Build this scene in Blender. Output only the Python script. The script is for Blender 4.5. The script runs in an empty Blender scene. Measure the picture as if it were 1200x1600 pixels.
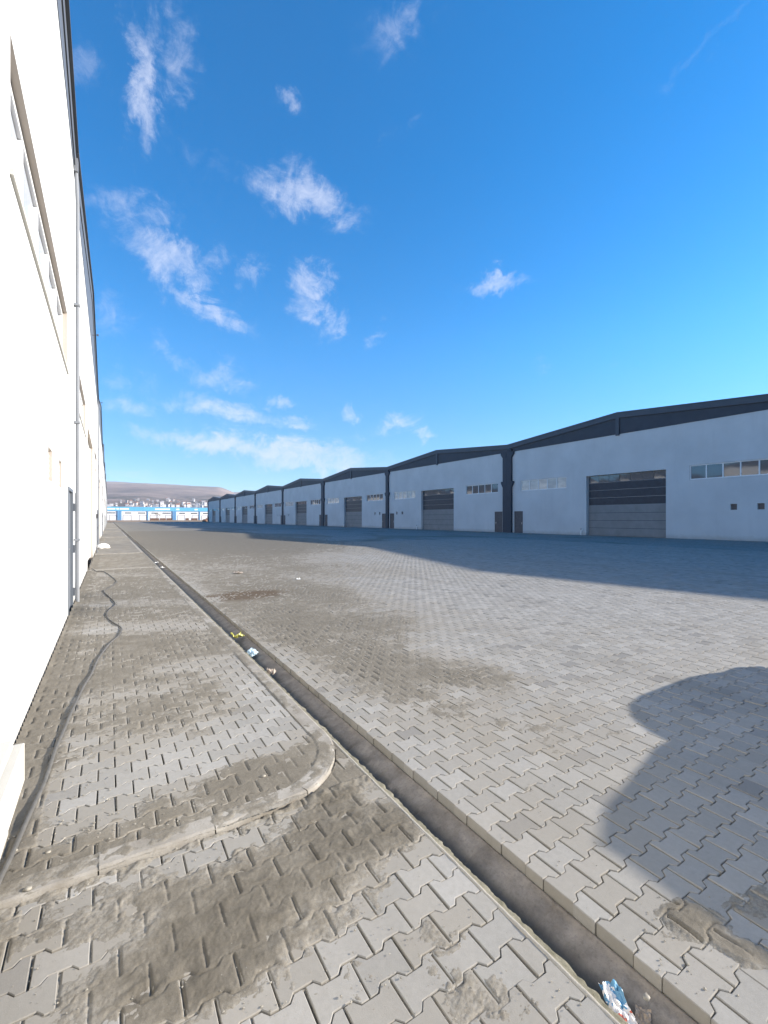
import bpy, math, random
import numpy as np
from mathutils import Vector
R = math.radians
random.seed(7)
SC = bpy.context.scene
COL = SC.collection

# ------------------------------------------------------------------ camera
H = 1.6                                   # camera height
F = 700.0                                 # focal length in photo pixels (1200 x 1600)
YAW = math.atan(430.0 / 700.0)
CY, SY = math.cos(YAW), math.sin(YAW)
cam = bpy.data.cameras.new('camera')
cam.sensor_fit = 'VERTICAL'; cam.sensor_height = 36.0
cam.lens = F / 1600.0 * 36.0
cam.shift_y = 10.0 / 1600.0
cam.clip_start = 0.05; cam.clip_end = 20000
co = bpy.data.objects.new('camera', cam); COL.objects.link(co)
co.location = (0, 0, H); co.rotation_euler = (R(90), 0, -YAW)
SC.camera = co

def G(px, py, z0=0.0):
    """world point at height z0 seen at a photo pixel"""
    z = F * (H - z0) / (py - 810.0)
    r = (px - 600.0) / F * z
    return (r * CY + z * SY, z * CY - r * SY, z0)
def to_px(X, Y):
    z = X * SY + Y * CY
    r = X * CY - Y * SY
    z = np.maximum(z, 0.3)
    return 600.0 + F * r / z, 810.0 + F * H / z

# ------------------------------------------------------------------ light
SUN_EL, SUN_AZ = R(19.2), R(114.0)        # azimuth clockwise from +Y
SV = Vector((math.sin(SUN_AZ) * math.cos(SUN_EL), math.cos(SUN_AZ) * math.cos(SUN_EL), math.sin(SUN_EL)))
sd = bpy.data.lights.new('sun', 'SUN'); sd.energy = 5.0; sd.angle = R(0.5); sd.color = (1.0, 0.91, 0.79)
so = bpy.data.objects.new('sun', sd); COL.objects.link(so)
so.rotation_euler = (-SV).to_track_quat('-Z', 'Y').to_euler(); so.location = (60, -30, 60)

SC.view_settings.view_transform = 'Standard'; SC.view_settings.look = 'None'
SC.view_settings.gamma = 1.0; SC.view_settings.use_curve_mapping = False
SC.view_settings.exposure = 1.30

W = bpy.data.worlds.new('World'); SC.world = W; W.use_nodes = True
nt = W.node_tree; nt.nodes.clear()
def NN(tree, kind, **kw):
    n = tree.nodes.new(kind)
    for k, v in kw.items(): setattr(n, k, v)
    return n
def mth(tree, op, a, b=None, clamp=False):
    n = tree.nodes.new('ShaderNodeMath'); n.operation = op; n.use_clamp = clamp
    for i, v in enumerate((a, b)):
        if v is None: continue
        if isinstance(v, (int, float)): n.inputs[i].default_value = v
        else: tree.links.new(v, n.inputs[i])
    return n.outputs[0]
out = NN(nt, 'ShaderNodeOutputWorld'); bg = NN(nt, 'ShaderNodeBackground')
sky = NN(nt, 'ShaderNodeTexSky'); sky.sky_type = 'NISHITA'; sky.sun_disc = False
sky.sun_elevation = SUN_EL; sky.sun_rotation = SUN_AZ
sky.altitude = 1000; sky.air_density = 1.0; sky.dust_density = 0.25; sky.ozone_density = 2.5
hs = NN(nt, 'ShaderNodeHueSaturation'); hs.inputs['Saturation'].default_value = 1.40
nt.links.new(sky.outputs[0], hs.inputs['Color'])
tc = NN(nt, 'ShaderNodeTexCoord')
nrm = NN(nt, 'ShaderNodeVectorMath', operation='NORMALIZE'); nt.links.new(tc.outputs['Generated'], nrm.inputs[0])
D = nrm.outputs[0]
def cloud_noise(scale, detail, rough, dist, sx, sy, sz):
    mp = NN(nt, 'ShaderNodeMapping'); mp.inputs['Scale'].default_value = (sx, sy, sz)
    nt.links.new(D, mp.inputs[0])
    n = NN(nt, 'ShaderNodeTexNoise'); n.inputs['Scale'].default_value = scale
    n.inputs['Detail'].default_value = detail; n.inputs['Roughness'].default_value = rough
    n.inputs['Distortion'].default_value = dist
    nt.links.new(mp.outputs[0], n.inputs['Vector']); return n
# warp the direction a little so that the edges of every cloud are ragged
nw = cloud_noise(10, 8, 0.70, 0.6, 1, 1, 1.3)
wv = NN(nt, 'ShaderNodeVectorMath', operation='SUBTRACT'); nt.links.new(nw.outputs['Color'], wv.inputs[0]); wv.inputs[1].default_value = (.5, .5, .5)
ws = NN(nt, 'ShaderNodeVectorMath', operation='SCALE'); nt.links.new(wv.outputs[0], ws.inputs[0]); ws.inputs['Scale'].default_value = 0.145
wa = NN(nt, 'ShaderNodeVectorMath', operation='ADD'); nt.links.new(D, wa.inputs[0]); nt.links.new(ws.outputs[0], wa.inputs[1])
DW = wa.outputs[0]
CLOUDS = [  # bearing and height given as photo pixels, radii, tilt (deg), strength
 (228,120,34,125,4,.95),(285,85,62,55,-30,.8),(262,15,34,60,0,.6),(200,40,30,50,-10,.45),(120,95,40,40,0,.3),
 (447,163,26,22,20,.65),(478,310,92,32,8,1.0),(455,275,40,34,0,.5),(205,325,85,38,-10,.55),(165,355,40,40,0,.35),
 (262,398,82,34,8,.95),(335,402,34,20,10,.7),(272,430,26,40,0,.45),(335,486,66,22,18,.8),(398,432,18,42,25,.6),
 (484,440,36,32,-10,1.1),(483,472,30,26,-10,.7),(519,508,24,32,20,.75),(585,528,12,26,40,.5),(600,487,10,22,45,.35),
 (770,440,50,16,3,.85),(338,586,52,24,0,.65),(272,556,34,22,20,.5),(345,645,100,19,6,1.0),(300,625,50,20,0,.6),
 (440,628,30,14,5,.9),(467,665,26,11,8,.9),(543,652,17,13,0,.75),(622,663,28,17,-10,.95),(661,684,18,9,0,.85),
 (420,702,210,20,4,1.2),(300,688,120,16,5,1.0),(490,722,130,17,3,1.1),(200,645,70,26,5,.5),(190,590,60,30,0,.3),
 (640,15,90,50,-35,.4),(1120,45,90,16,-35,.32),(855,570,20,16,0,.3),(960,573,14,8,0,.25),(325,255,80,40,20,.22),
 (600,230,110,10,-20,.22),(170,480,40,60,0,.3),(200,740,120,10,3,.4),(440,690,40,9,4,.5),(350,560,40,14,10,.2),(560,690,60,8,0,.3)]
acc = None
for (px, py, rx, ry, tilt, st) in CLOUDS:
    a, b = (px - 600.0) / F, (810.0 - py) / F
    c = Vector((a * CY + SY, -a * SY + CY, b))
    rho = c.length; c.normalize()
    e1 = Vector((c.y, -c.x, 0)).normalized(); e2 = e1.cross(c)
    if e2.z < 0: e2.negate()
    k = (rho ** 1.5) * F
    t = R(-tilt)
    u1 = (e1 * math.cos(t) + e2 * math.sin(t)) * (k / rx / 1.08); u2 = (e2 * math.cos(t) - e1 * math.sin(t)) * (k / ry / 1.08)
    s = NN(nt, 'ShaderNodeVectorMath', operation='SUBTRACT'); nt.links.new(DW, s.inputs[0]); s.inputs[1].default_value = c
    cb = NN(nt, 'ShaderNodeCombineXYZ')
    for i, vec in enumerate((u1, u2, c * 6.0)):
        d = NN(nt, 'ShaderNodeVectorMath', operation='DOT_PRODUCT'); nt.links.new(s.outputs[0], d.inputs[0]); d.inputs[1].default_value = vec
        nt.links.new(d.outputs['Value'], cb.inputs[i])
    ln = NN(nt, 'ShaderNodeVectorMath', operation='LENGTH'); nt.links.new(cb.outputs[0], ln.inputs[0])
    mr = NN(nt, 'ShaderNodeMapRange', interpolation_type='SMOOTHSTEP')
    mr.inputs['From Min'].default_value = 0.0; mr.inputs['From Max'].default_value = 1.5
    mr.inputs['To Min'].default_value = st; mr.inputs['To Max'].default_value = 0.0
    nt.links.new(ln.outputs['Value'], mr.inputs['Value'])
    acc = mr.outputs[0] if acc is None else mth(nt, 'MAXIMUM', acc, mr.outputs[0])
n1 = cloud_noise(7, 10, 0.66, .5, 1.0, 1.0, 1.7)
n2 = cloud_noise(19, 9, 0.70, 1.0, 1.7, .7, 1.5)
tex = mth(nt, 'ADD', mth(nt, 'MULTIPLY', n1.outputs[0], 0.62), mth(nt, 'MULTIPLY', n2.outputs[0], 0.38))
val = mth(nt, 'ADD', acc, mth(nt, 'SUBTRACT', mth(nt, 'MULTIPLY', tex, 3.7), 1.85 + .24))
mrt = NN(nt, 'ShaderNodeMapRange', interpolation_type='SMOOTHSTEP'); nt.links.new(val, mrt.inputs['Value'])
mrt.inputs['From Min'].default_value = -.15; mrt.inputs['From Max'].default_value = 1.45
cov = mth(nt, 'MULTIPLY', mth(nt, 'MULTIPLY', mrt.outputs[0], mth(nt, 'MULTIPLY', acc, 3.0, clamp=True)), 0.80, clamp=True)
# thinner, dimmer band of air near the horizon
sepd = NN(nt, 'ShaderNodeSeparateXYZ'); nt.links.new(D, sepd.inputs[0])
hz = NN(nt, 'ShaderNodeMapRange', interpolation_type='SMOOTHSTEP'); nt.links.new(sepd.outputs[2], hz.inputs['Value'])
hz.inputs['From Min'].default_value = 0.0; hz.inputs['From Max'].default_value = 0.38; hz.inputs['To Min'].default_value = 0.0; hz.inputs['To Max'].default_value = 1.0
hm = NN(nt, 'ShaderNodeMix', data_type='RGBA'); nt.links.new(hz.outputs[0], hm.inputs['Factor'])
hm.inputs['A'].default_value = (.40, .56, .74, 1); hm.inputs['B'].default_value = (1, 1, 1, 1)
hk = NN(nt, 'ShaderNodeMix', data_type='RGBA', blend_type='MULTIPLY'); hk.inputs['Factor'].default_value = 1.0
nt.links.new(hs.outputs[0], hk.inputs['A']); nt.links.new(hm.outputs['Result'], hk.inputs['B'])
mx = NN(nt, 'ShaderNodeMix', data_type='RGBA'); nt.links.new(cov, mx.inputs['Factor'])
nt.links.new(hk.outputs['Result'], mx.inputs['A']); mx.inputs['B'].default_value = (2.9, 3.1, 3.75, 1)
nt.links.new(mx.outputs['Result'], bg.inputs['Color']); bg.inputs['Strength'].default_value = 0.122
nt.links.new(bg.outputs[0], out.inputs['Surface'])

HAZE, HZT = 0.00017, 232.0

# ------------------------------------------------------------------ noise (numpy)
_rng = np.random.RandomState(11)
_PERM = _rng.permutation(4096)
_ANG = _rng.rand(4096) * 2 * np.pi
def perlin(x, y, seed=0):
    xi = np.floor(x).astype(np.int64); yi = np.floor(y).astype(np.int64)
    fx = x - xi; fy = y - yi
    def g(ix, iy, dx, dy):
        h = _PERM[(_PERM[(ix + seed * 131) & 4095] + iy) & 4095]
        a = _ANG[h]; return np.cos(a) * dx + np.sin(a) * dy
    u = fx * fx * fx * (fx * (fx * 6 - 15) + 10); v = fy * fy * fy * (fy * (fy * 6 - 15) + 10)
    a = g(xi, yi, fx, fy) * (1 - u) + g(xi + 1, yi, fx - 1, fy) * u
    b = g(xi, yi + 1, fx, fy - 1) * (1 - u) + g(xi + 1, yi + 1, fx - 1, fy - 1) * u
    return (a * (1 - v) + b * v) * 1.5
def fbm(x, y, s, o=4, seed=0, rough=0.55):
    t = 0; a = 1.0; n = 0
    for i in range(o):
        t = t + a * perlin(x / s, y / s, seed + i); n += a; a *= rough; s /= 2.03
    return t / n

# ------------------------------------------------------------------ mesh helpers
def tag(o, label=None, cat=None, group=None, kind=None):
    if label: o['label'] = label
    if cat: o['category'] = cat
    if group: o['group'] = group
    if kind: o['kind'] = kind
    return o
def link_mesh(name, verts, faces, mat, parent=None, smooth=False):
    me = bpy.data.meshes.new(name); me.from_pydata(verts, [], faces); me.update()
    if smooth:
        for p in me.polygons: p.use_smooth = True
    if mat: me.materials.append(mat)
    o = bpy.data.objects.new(name, me); COL.objects.link(o)
    if parent: o.parent = parent
    return o
def fast_mesh(name, V, Fq, mat, attrs=None, smooth=False, parent=None):
    """V (n,3) float, Fq (m,k) int faces all with k corners"""
    me = bpy.data.meshes.new(name); n = len(V); m, k = Fq.shape
    me.vertices.add(n); me.vertices.foreach_set('co', V.astype(np.float32).ravel())
    me.loops.add(m * k); me.loops.foreach_set('vertex_index', Fq.astype(np.int32).ravel())
    me.polygons.add(m); me.polygons.foreach_set('loop_start', (np.arange(m) * k).astype(np.int32))
    me.update(calc_edges=True)
    me.polygons.foreach_set('use_smooth', np.full(m, bool(smooth)))
    for nm, arr in (attrs or {}).items():
        at = me.attributes.new(nm, 'FLOAT', 'POINT'); at.data.foreach_set('value', arr.astype(np.float32))
    me.materials.append(mat); me.validate()
    o = bpy.data.objects.new(name, me); COL.objects.link(o)
    if parent: o.parent = parent
    return o
class MB:
    def __init__(s): s.v = []; s.f = []
    def quad(s, a, b, c, d):
        i = len(s.v); s.v += [tuple(a), tuple(b), tuple(c), tuple(d)]; s.f.append((i, i+1, i+2, i+3))
    def poly(s, pts):
        i = len(s.v); s.v += [tuple(p) for p in pts]; s.f.append(tuple(range(i, i+len(pts))))
    def box(s, x0, x1, y0, y1, z0, z1, bev=0.0):
        if x0 > x1: x0, x1 = x1, x0
        if y0 > y1: y0, y1 = y1, y0
        i = len(s.v)
        if bev <= 0:
            s.v += [(x0,y0,z0),(x1,y0,z0),(x1,y1,z0),(x0,y1,z0),(x0,y0,z1),(x1,y0,z1),(x1,y1,z1),(x0,y1,z1)]
            s.f += [(i,i+3,i+2,i+1),(i+4,i+5,i+6,i+7),(i,i+1,i+5,i+4),(i+1,i+2,i+6,i+5),(i+2,i+3,i+7,i+6),(i+3,i,i+4,i+7)]
        else:
            b = bev
            s.v += [(x0,y0,z0),(x1,y0,z0),(x1,y1,z0),(x0,y1,z0),(x0,y0,z1-b),(x1,y0,z1-b),(x1,y1,z1-b),(x0,y1,z1-b),
                    (x0+b,y0+b,z1),(x1-b,y0+b,z1),(x1-b,y1-b,z1),(x0+b,y1-b,z1)]
            s.f += [(i,i+3,i+2,i+1),(i+8,i+9,i+10,i+11),(i,i+1,i+5,i+4),(i+1,i+2,i+6,i+5),(i+2,i+3,i+7,i+6),(i+3,i,i+4,i+7),
                    (i+4,i+5,i+9,i+8),(i+5,i+6,i+10,i+9),(i+6,i+7,i+11,i+10),(i+7,i+4,i+8,i+11)]
    def prism(s, poly, axis, a, b):
        """poly: 2D points; extruded along axis from a to b"""
        def P(p, t):
            return {'x': (t, p[0], p[1]), 'y': (p[0], t, p[1]), 'z': (p[0], p[1], t)}[axis]
        n = len(poly); i = len(s.v)
        s.v += [P(p, a) for p in poly] + [P(p, b) for p in poly]
        s.f.append(tuple(range(i, i+n))); s.f.append(tuple(range(i+2*n-1, i+n-1, -1)))
        for k in range(n): s.f.append((i+k, i+(k+1) % n, i+n+(k+1) % n, i+n+k))
    def tube(s, pts, rad, n=8, cap=True):
        pts = [Vector(p) for p in pts]; rads = rad if isinstance(rad, (list, tuple)) else [rad]*len(pts)
        i0 = len(s.v); up = Vector((0, 0, 1))
        for k, p in enumerate(pts):
            d = (pts[min(k+1, len(pts)-1)] - pts[max(k-1, 0)]).normalized()
            a = d.cross(up)
            if a.length < 1e-3: a = d.cross(Vector((1, 0, 0)))
            a.normalize(); b = a.cross(d)
            for j in range(n):
                t = 2*math.pi*j/n; s.v.append(tuple(p + (a*math.cos(t) + b*math.sin(t))*rads[k]))
        for k in range(len(pts)-1):
            for j in range(n):
                a = i0+k*n+j; b = i0+k*n+(j+1) % n; s.f.append((a, b, b+n, a+n))
        if cap:
            s.f.append(tuple(i0+j for j in range(n-1, -1, -1))); s.f.append(tuple(i0+(len(pts)-1)*n+j for j in range(n)))
    def build(s, name, mat, parent=None, smooth=False):
        o = link_mesh(name, s.v, s.f, mat, parent, smooth)
        me = o.data
        import bmesh
        bm = bmesh.new(); bm.from_mesh(me); bmesh.ops.recalc_face_normals(bm, faces=bm.faces); bm.to_mesh(me); bm.free()
        return o
def empty(name, loc=(0, 0, 0)):
    o = bpy.data.objects.new(name, None); COL.objects.link(o); o.location = loc; return o
def smart(o, ang=30):
    me = o.data
    for p in me.polygons: p.use_smooth = True
    me.set_sharp_from_angle(angle=R(ang)); return o

# ------------------------------------------------------------------ materials
def new_mat(name, rough=0.8, metal=0.0, spec=0.3):
    m = bpy.data.materials.new(name); m.use_nodes = True
    t = m.node_tree; p = t.nodes['Principled BSDF']
    p.inputs['Roughness'].default_value = rough; p.inputs['Metallic'].default_value = metal
    p.inputs['Specular IOR Level'].default_value = spec
    return m, t, p
def noise(t, scale, detail=4, rough=0.6, coord='Object', sc=(1, 1, 1), dist=0.0):
    tcn = NN(t, 'ShaderNodeTexCoord'); mp = NN(t, 'ShaderNodeMapping'); mp.inputs['Scale'].default_value = sc
    t.links.new(tcn.outputs[coord], mp.inputs[0])
    n = NN(t, 'ShaderNodeTexNoise'); n.inputs['Scale'].default_value = scale; n.inputs['Detail'].default_value = detail
    n.inputs['Roughness'].default_value = rough; n.inputs['Distortion'].default_value = dist
    t.links.new(mp.outputs[0], n.inputs['Vector']); return n.outputs[0]
def mixc(t, fac, a, b, blend='MIX'):
    n = NN(t, 'ShaderNodeMix', data_type='RGBA', blend_type=blend)
    for k, v in (('Factor', fac), ('A', a), ('B', b)):
        if isinstance(v, tuple): n.inputs[k].default_value = v if len(v) == 4 else v + (1,)
        elif isinstance(v, (int, float)): n.inputs[k].default_value = v
        else: t.links.new(v, n.inputs[k])
    return n.outputs['Result']
def rng(t, v, a, b, c=0.0, d=1.0, smooth=False):
    n = NN(t, 'ShaderNodeMapRange'); t.links.new(v, n.inputs['Value'])
    if smooth: n.interpolation_type = 'SMOOTHSTEP'
    for k, x in zip(('From Min', 'From Max', 'To Min', 'To Max'), (a, b, c, d)): n.inputs[k].default_value = x
    return n.outputs[0]
def bump(t, p, h, strength=0.3, dist=0.01, prev=None):
    b = NN(t, 'ShaderNodeBump'); b.inputs['Strength'].default_value = strength; b.inputs['Distance'].default_value = dist
    t.links.new(h, b.inputs['Height'])
    if prev is not None: t.links.new(prev, b.inputs['Normal'])
    t.links.new(b.outputs[0], p.inputs['Normal']); return b.outputs[0]
def simple(name, col, rough=0.7, metal=0.0, spec=0.3, var=0.12, scale=6, bmp=0.0):
    m, t, p = new_mat(name, rough, metal, spec)
    n = noise(t, scale, 5)
    d = tuple(c*(1-var) for c in col); u = tuple(min(1, c*(1+var)) for c in col)
    t.links.new(mixc(t, rng(t, n, .3, .7), d, u), p.inputs['Base Color'])
    if bmp > 0: bump(t, p, noise(t, scale*12, 4), bmp, 0.004)
    return m
def attr(t, name):
    a = NN(t, 'ShaderNodeAttribute'); a.attribute_name = name; return a.outputs['Fac']

# concrete paver (one block = one random value)
PAVE_A, PAVE_B = (0.245, 0.236, 0.214), (0.335, 0.322, 0.296)
DUST = (0.235, 0.212, 0.174)
def make_paver():
    m, t, p = new_mat('concrete_paver', 0.9, 0, 0.25)
    r = attr(t, 'rnd')
    c = mixc(t, r, PAVE_A, PAVE_B)
    c = mixc(t, rng(t, r, .93, .97), c, (0.175, 0.170, 0.160))
    c = mixc(t, rng(t, noise(t, 1.1, 5), .42, .72, 0, .30), c, DUST)
    c = mixc(t, rng(t, noise(t, 38, 5, .65), .35, .72, 0, .28), c, (0.135, 0.13, 0.12))
    c = mixc(t, rng(t, noise(t, 320, 3, .6), .38, .68, 0, .35), c, (0.33, 0.32, 0.30))
    c = mixc(t, rng(t, noise(t, .8, 5, .6, sc=(2.2, .16, 1), dist=.3), .50, .66, 0, .32), c, (0.165, 0.156, 0.138))
    # faint dust film caught on the low parts of the blocks
    c = mixc(t, rng(t, attr(t, 'dust'), 0.0, 1.0, 0, .75), c, DUST)
    t.links.new(c, p.inputs['Base Color'])
    b = bump(t, p, noise(t, 260, 3, .7), .35, 0.002)
    bump(t, p, noise(t, 45, 4, .6), .18, 0.004, b)
    return m
M_PAVER = make_paver()
def make_sand():
    m, t, p = new_mat('sandy_dust', 0.95, 0, 0.15)
    c = mixc(t, rng(t, noise(t, 3.6, 8, .72), .38, .64), (0.132, 0.115, 0.088), (0.190, 0.168, 0.132))
    c = mixc(t, rng(t, noise(t, 420, 3, .7), .36, .66, 0, .5), c, (0.29, 0.27, 0.23))
    c = mixc(t, rng(t, noise(t, 150, 4, .7), .52, .75, 0, .45), c, (0.065, 0.058, 0.047))
    c = mixc(t, mth(t, 'MULTIPLY', attr(t, 'damp'), rng(t, noise(t, 9, 7, .7), .35, .62, .35, .85)), c, (0.098, 0.086, 0.067))
    c = mixc(t, mth(t, 'MULTIPLY', attr(t, 'thin'), rng(t, noise(t, 55, 6, .75), .42, .60, .10, .85)), c, (0.255, 0.240, 0.210))
    c = mixc(t, rng(t, attr(t, 'stain'), 0, 1, 0, .75), c, (0.085, 0.055, 0.032))
    t.links.new(c, p.inputs['Base Color'])
    b = bump(t, p, noise(t, 330, 4, .75), .6, 0.003)
    bump(t, p, noise(t, 60, 5, .65), .35, 0.008, b)
    return m
M_SAND = make_sand()
M_BED = simple('paver_bed_sand', (0.075, 0.07, 0.058), .95, var=.3, scale=30)

def make_far_paving():
    """paving beyond the modelled blocks: same block size, laid in the same bond"""
    m, t, p = new_mat('far_concrete_paving', 0.9, 0, 0.2)
    tcn = NN(t, 'ShaderNodeTexCoord'); sp = NN(t, 'ShaderNodeSeparateXYZ'); t.links.new(tcn.outputs['Object'], sp.inputs[0])
    row = mth(t, 'DIVIDE', sp.outputs[1], 0.125); fr = mth(t, 'FLOOR', mth(t, 'ADD', row, .5))
    par = mth(t, 'MULTIPLY', mth(t, 'FLOORED_MODULO', fr, 2.0), 0.5)
    u = mth(t, 'SUBTRACT', mth(t, 'DIVIDE', sp.outputs[0], 0.178), par); fu = mth(t, 'FLOOR', mth(t, 'ADD', u, .5))
    cb = NN(t, 'ShaderNodeCombineXYZ'); t.links.new(fu, cb.inputs[0]); t.links.new(fr, cb.inputs[1])
    wn = NN(t, 'ShaderNodeTexWhiteNoise', noise_dimensions='3D'); t.links.new(cb.outputs[0], wn.inputs['Vector'])
    c = mixc(t, wn.outputs['Value'], (0.215, 0.208, 0.190), (0.300, 0.290, 0.268))
    c = mixc(t, rng(t, noise(t, .05, 6, .62), .40, .66, 0, .35), c, (0.175, 0.172, 0.166))
    c = mixc(t, rng(t, noise(t, .8, 5, .6, sc=(2.2, .16, 1), dist=.3), .50, .66, 0, .32), c, (0.165, 0.156, 0.138))
    ju = mth(t, 'ABSOLUTE', mth(t, 'SUBTRACT', u, mth(t, 'ADD', fu, 0)))
    jv = mth(t, 'ABSOLUTE', mth(t, 'SUBTRACT', row, fr))
    joint = mth(t, 'MAXIMUM', mth(t, 'GREATER_THAN', ju, 0.478), mth(t, 'GREATER_THAN', jv, 0.478))
    c = mixc(t, mth(t, 'MULTIPLY', joint, .7), c, (0.10, 0.095, 0.085))
    edge = rng(t, mth(t, 'ADD', sp.outputs[0], mth(t, 'MULTIPLY', noise(t, .05, 5, .6), 30)), 20, 34, .16, -.04)
    dirt = rng(t, mth(t, 'ADD', noise(t, .13, 7, .66, sc=(1, .55, 1), dist=.5), edge), .50, .57, 0, .85)
    c = mixc(t, dirt, c, (0.168, 0.153, 0.125))
    c = mixc(t, rng(t, noise(t, .45, 6, .6, sc=(1.6, .35, 1), dist=.4), .58, .66, 0, .6), c, (0.09, 0.087, 0.08))
    t.links.new(c, p.inputs['Base Color'])
    bump(t, p, noise(t, 60, 3), .2, 0.01)
    return m
M_FARPAVE = make_far_paving()
M_FARWALK = simple('dusty_walk', (0.185, 0.168, 0.140), .95, var=.22, scale=1.3, bmp=.3)
def make_kerb():
    m, t, p = new_mat('kerb_concrete', 0.88, 0, 0.25)
    c = mixc(t, rng(t, noise(t, 5, 6, .65), .35, .66), (0.21, 0.19, 0.16), (0.33, 0.31, 0.275))
    c = mixc(t, rng(t, noise(t, 60, 4, .65), .55, .75, 0, .5), c, (0.15, 0.135, 0.11))
    t.links.new(c, p.inputs['Base Color']); bump(t, p, noise(t, 130, 4, .7), .5, 0.004); return m
M_KERB = make_kerb()
def make_channel():
    m, t, p = new_mat('damp_channel_concrete', 0.85, 0, 0.3)
    w = attr(t, 'wet'); n = noise(t, 9, 6, .65)
    c = mixc(t, rng(t, n, .35, .68), (0.165, 0.143, 0.12), (0.29, 0.255, 0.215))
    c = mixc(t, rng(t, noise(t, 70, 4, .7), .5, .75, 0, .5), c, (0.09, 0.08, 0.07))
    wet = mth(t, 'MULTIPLY', w, rng(t, noise(t, 5, 5, .65), .30, .42), clamp=True)
    c = mixc(t, wet, c, (0.035, 0.035, 0.030))
    t.links.new(c, p.inputs['Base Color']); t.links.new(rng(t, wet, 0, 1, .88, .5), p.inputs['Roughness'])
    bump(t, p, noise(t, 90, 5, .7), .5, 0.006); return m
M_CHAN = make_channel()
def make_mortar():
    m, t, p = new_mat('channel_mortar', 0.92, 0, 0.2)
    c = mixc(t, rng(t, noise(t, 14, 6, .7), .35, .68), (0.12, 0.112, 0.078), (0.235, 0.218, 0.165))
    c = mixc(t, attr(t, 'wet'), c, (0.34, 0.315, 0.27))
    t.links.new(c, p.inputs['Base Color']); bump(t, p, noise(t, 120, 5, .7), .7, 0.006); return m
M_MORTAR = make_mortar()
def make_dirt():
    m, t, p = new_mat('ochre_earth', 0.95, 0, 0.1)
    c = mixc(t, rng(t, noise(t, .06, 8, .7), .35, .68), (0.26, 0.17, 0.105), (0.40, 0.29, 0.20))
    c = mixc(t, rng(t, noise(t, .7, 6, .7), .5, .75, 0, .6), c, (0.20, 0.17, 0.11))
    t.links.new(c, p.inputs['Base Color']); return m
M_DIRT = make_dirt()
def make_hill():
    m, t, p = new_mat('dry_hillside', 0.95, 0, 0.05)
    c = mixc(t, rng(t, noise(t, .0022, 9, .68), .38, .64), (0.20, 0.145, 0.125), (0.33, 0.25, 0.215))
    c = mixc(t, rng(t, noise(t, .004, 9, .72, sc=(.5, 1, 3)), .50, .66, 0, .75), c, (0.11, 0.095, 0.085))
    tcn = NN(t, 'ShaderNodeTexCoord'); sp = NN(t, 'ShaderNodeSeparateXYZ'); t.links.new(tcn.outputs['Object'], sp.inputs[0])
    low = rng(t, mth(t, 'ADD', sp.outputs[2], mth(t, 'MULTIPLY', noise(t, .006, 5), 60)), 75, 120, 1, 0)
    trees = mth(t, 'MULTIPLY', low, rng(t, noise(t, .02, 6, .7), .40, .60))
    c = mixc(t, trees, c, (0.075, 0.075, 0.065))
    t.links.new(c, p.inputs['Base Color']); return m
M_HILL = make_hill()
def make_plaster(name, col, streak=.1):
    m, t, p = new_mat(name, 0.85, 0, 0.2)
    c = mixc(t, rng(t, noise(t, .35, 6, .6), .35, .68), tuple(v*(1-streak) for v in col), col)
    c = mixc(t, rng(t, noise(t, 1.4, 5, .6, sc=(1, 1, .12)), .55, .8, 0, streak*2), c, tuple(v*.7 for v in col))
    tcn = NN(t, 'ShaderNodeTexCoord'); sp = NN(t, 'ShaderNodeSeparateXYZ'); t.links.new(tcn.outputs['Object'], sp.inputs[0])
    base = rng(t, mth(t, 'ADD', sp.outputs[2], mth(t, 'MULTIPLY', noise(t, 2.5, 5), -.5)), -.25, .12, .55, 0)
    c = mixc(t, base, c, (0.30, 0.275, 0.23))
    t.links.new(c, p.inputs['Base Color']); bump(t, p, noise(t, 25, 5, .65), .12, 0.01); return m
M_WALLR = make_plaster('grey_white_render', (0.54, 0.54, 0.535), .13)
M_WALLL = make_plaster('white_render', (0.60, 0.61, 0.61), .05)
M_REVEAL = make_plaster('bounce_tinted_reveal', (0.46, 0.41, 0.36), .1)  # tan of light bounced off the ground, put into the recess colour
M_NAVY = simple('slate_blue_cladding', (0.045, 0.055, 0.072), .5, 0, .35, .10, 1.5)
M_NAVYD = simple('dark_gable_cladding', (0.032, 0.040, 0.055), .6, 0, .3, .12, 1.5)
M_GUTTER = simple('grey_gutter_trim', (0.10, 0.11, 0.125), .5, 0, .4, .08, 2)
M_PIPE = simple('pale_grey_pipe', (0.20, 0.21, 0.225), .5, 0, .4, .08, 2)
M_ROOF = simple('metal_roof_sheet', (0.20, 0.22, 0.25), .5, .2, .4, .1, 1)
M_DOOR = simple('brown_grey_metal_door', (0.085, 0.075, 0.078), .55, 0, .3, .15, 3)
M_DOORL = simple('blue_grey_metal_door', (0.13, 0.145, 0.165), .45, 0, .4, .08, 3)
M_GREY = simple('grey_shutter_panel', (0.20, 0.195, 0.19), .6, 0, .35, .14, 1.2)
M_RAIL = simple('pale_shutter_rail', (0.24, 0.25, 0.265), .6, 0, .4, .1, 3)
M_FRAME = simple('white_window_frame', (0.70, 0.70, 0.70), .4, 0, .4, .03, 3)
M_STEEL = simple('steel_handle', (0.5, 0.5, 0.5), .3, .9, .5, .05, 5)
M_DARK = simple('black_rubber', (0.02, 0.02, 0.022), .6, 0, .3, .1, 5)
M_WHITE = simple('white_plastic', (0.78, 0.77, 0.74), .5, 0, .4, .04, 8)
M_STONE = simple('white_ledge_stone', (0.47, 0.455, 0.41), .6, 0, .3, .06, 4, .2)
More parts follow.
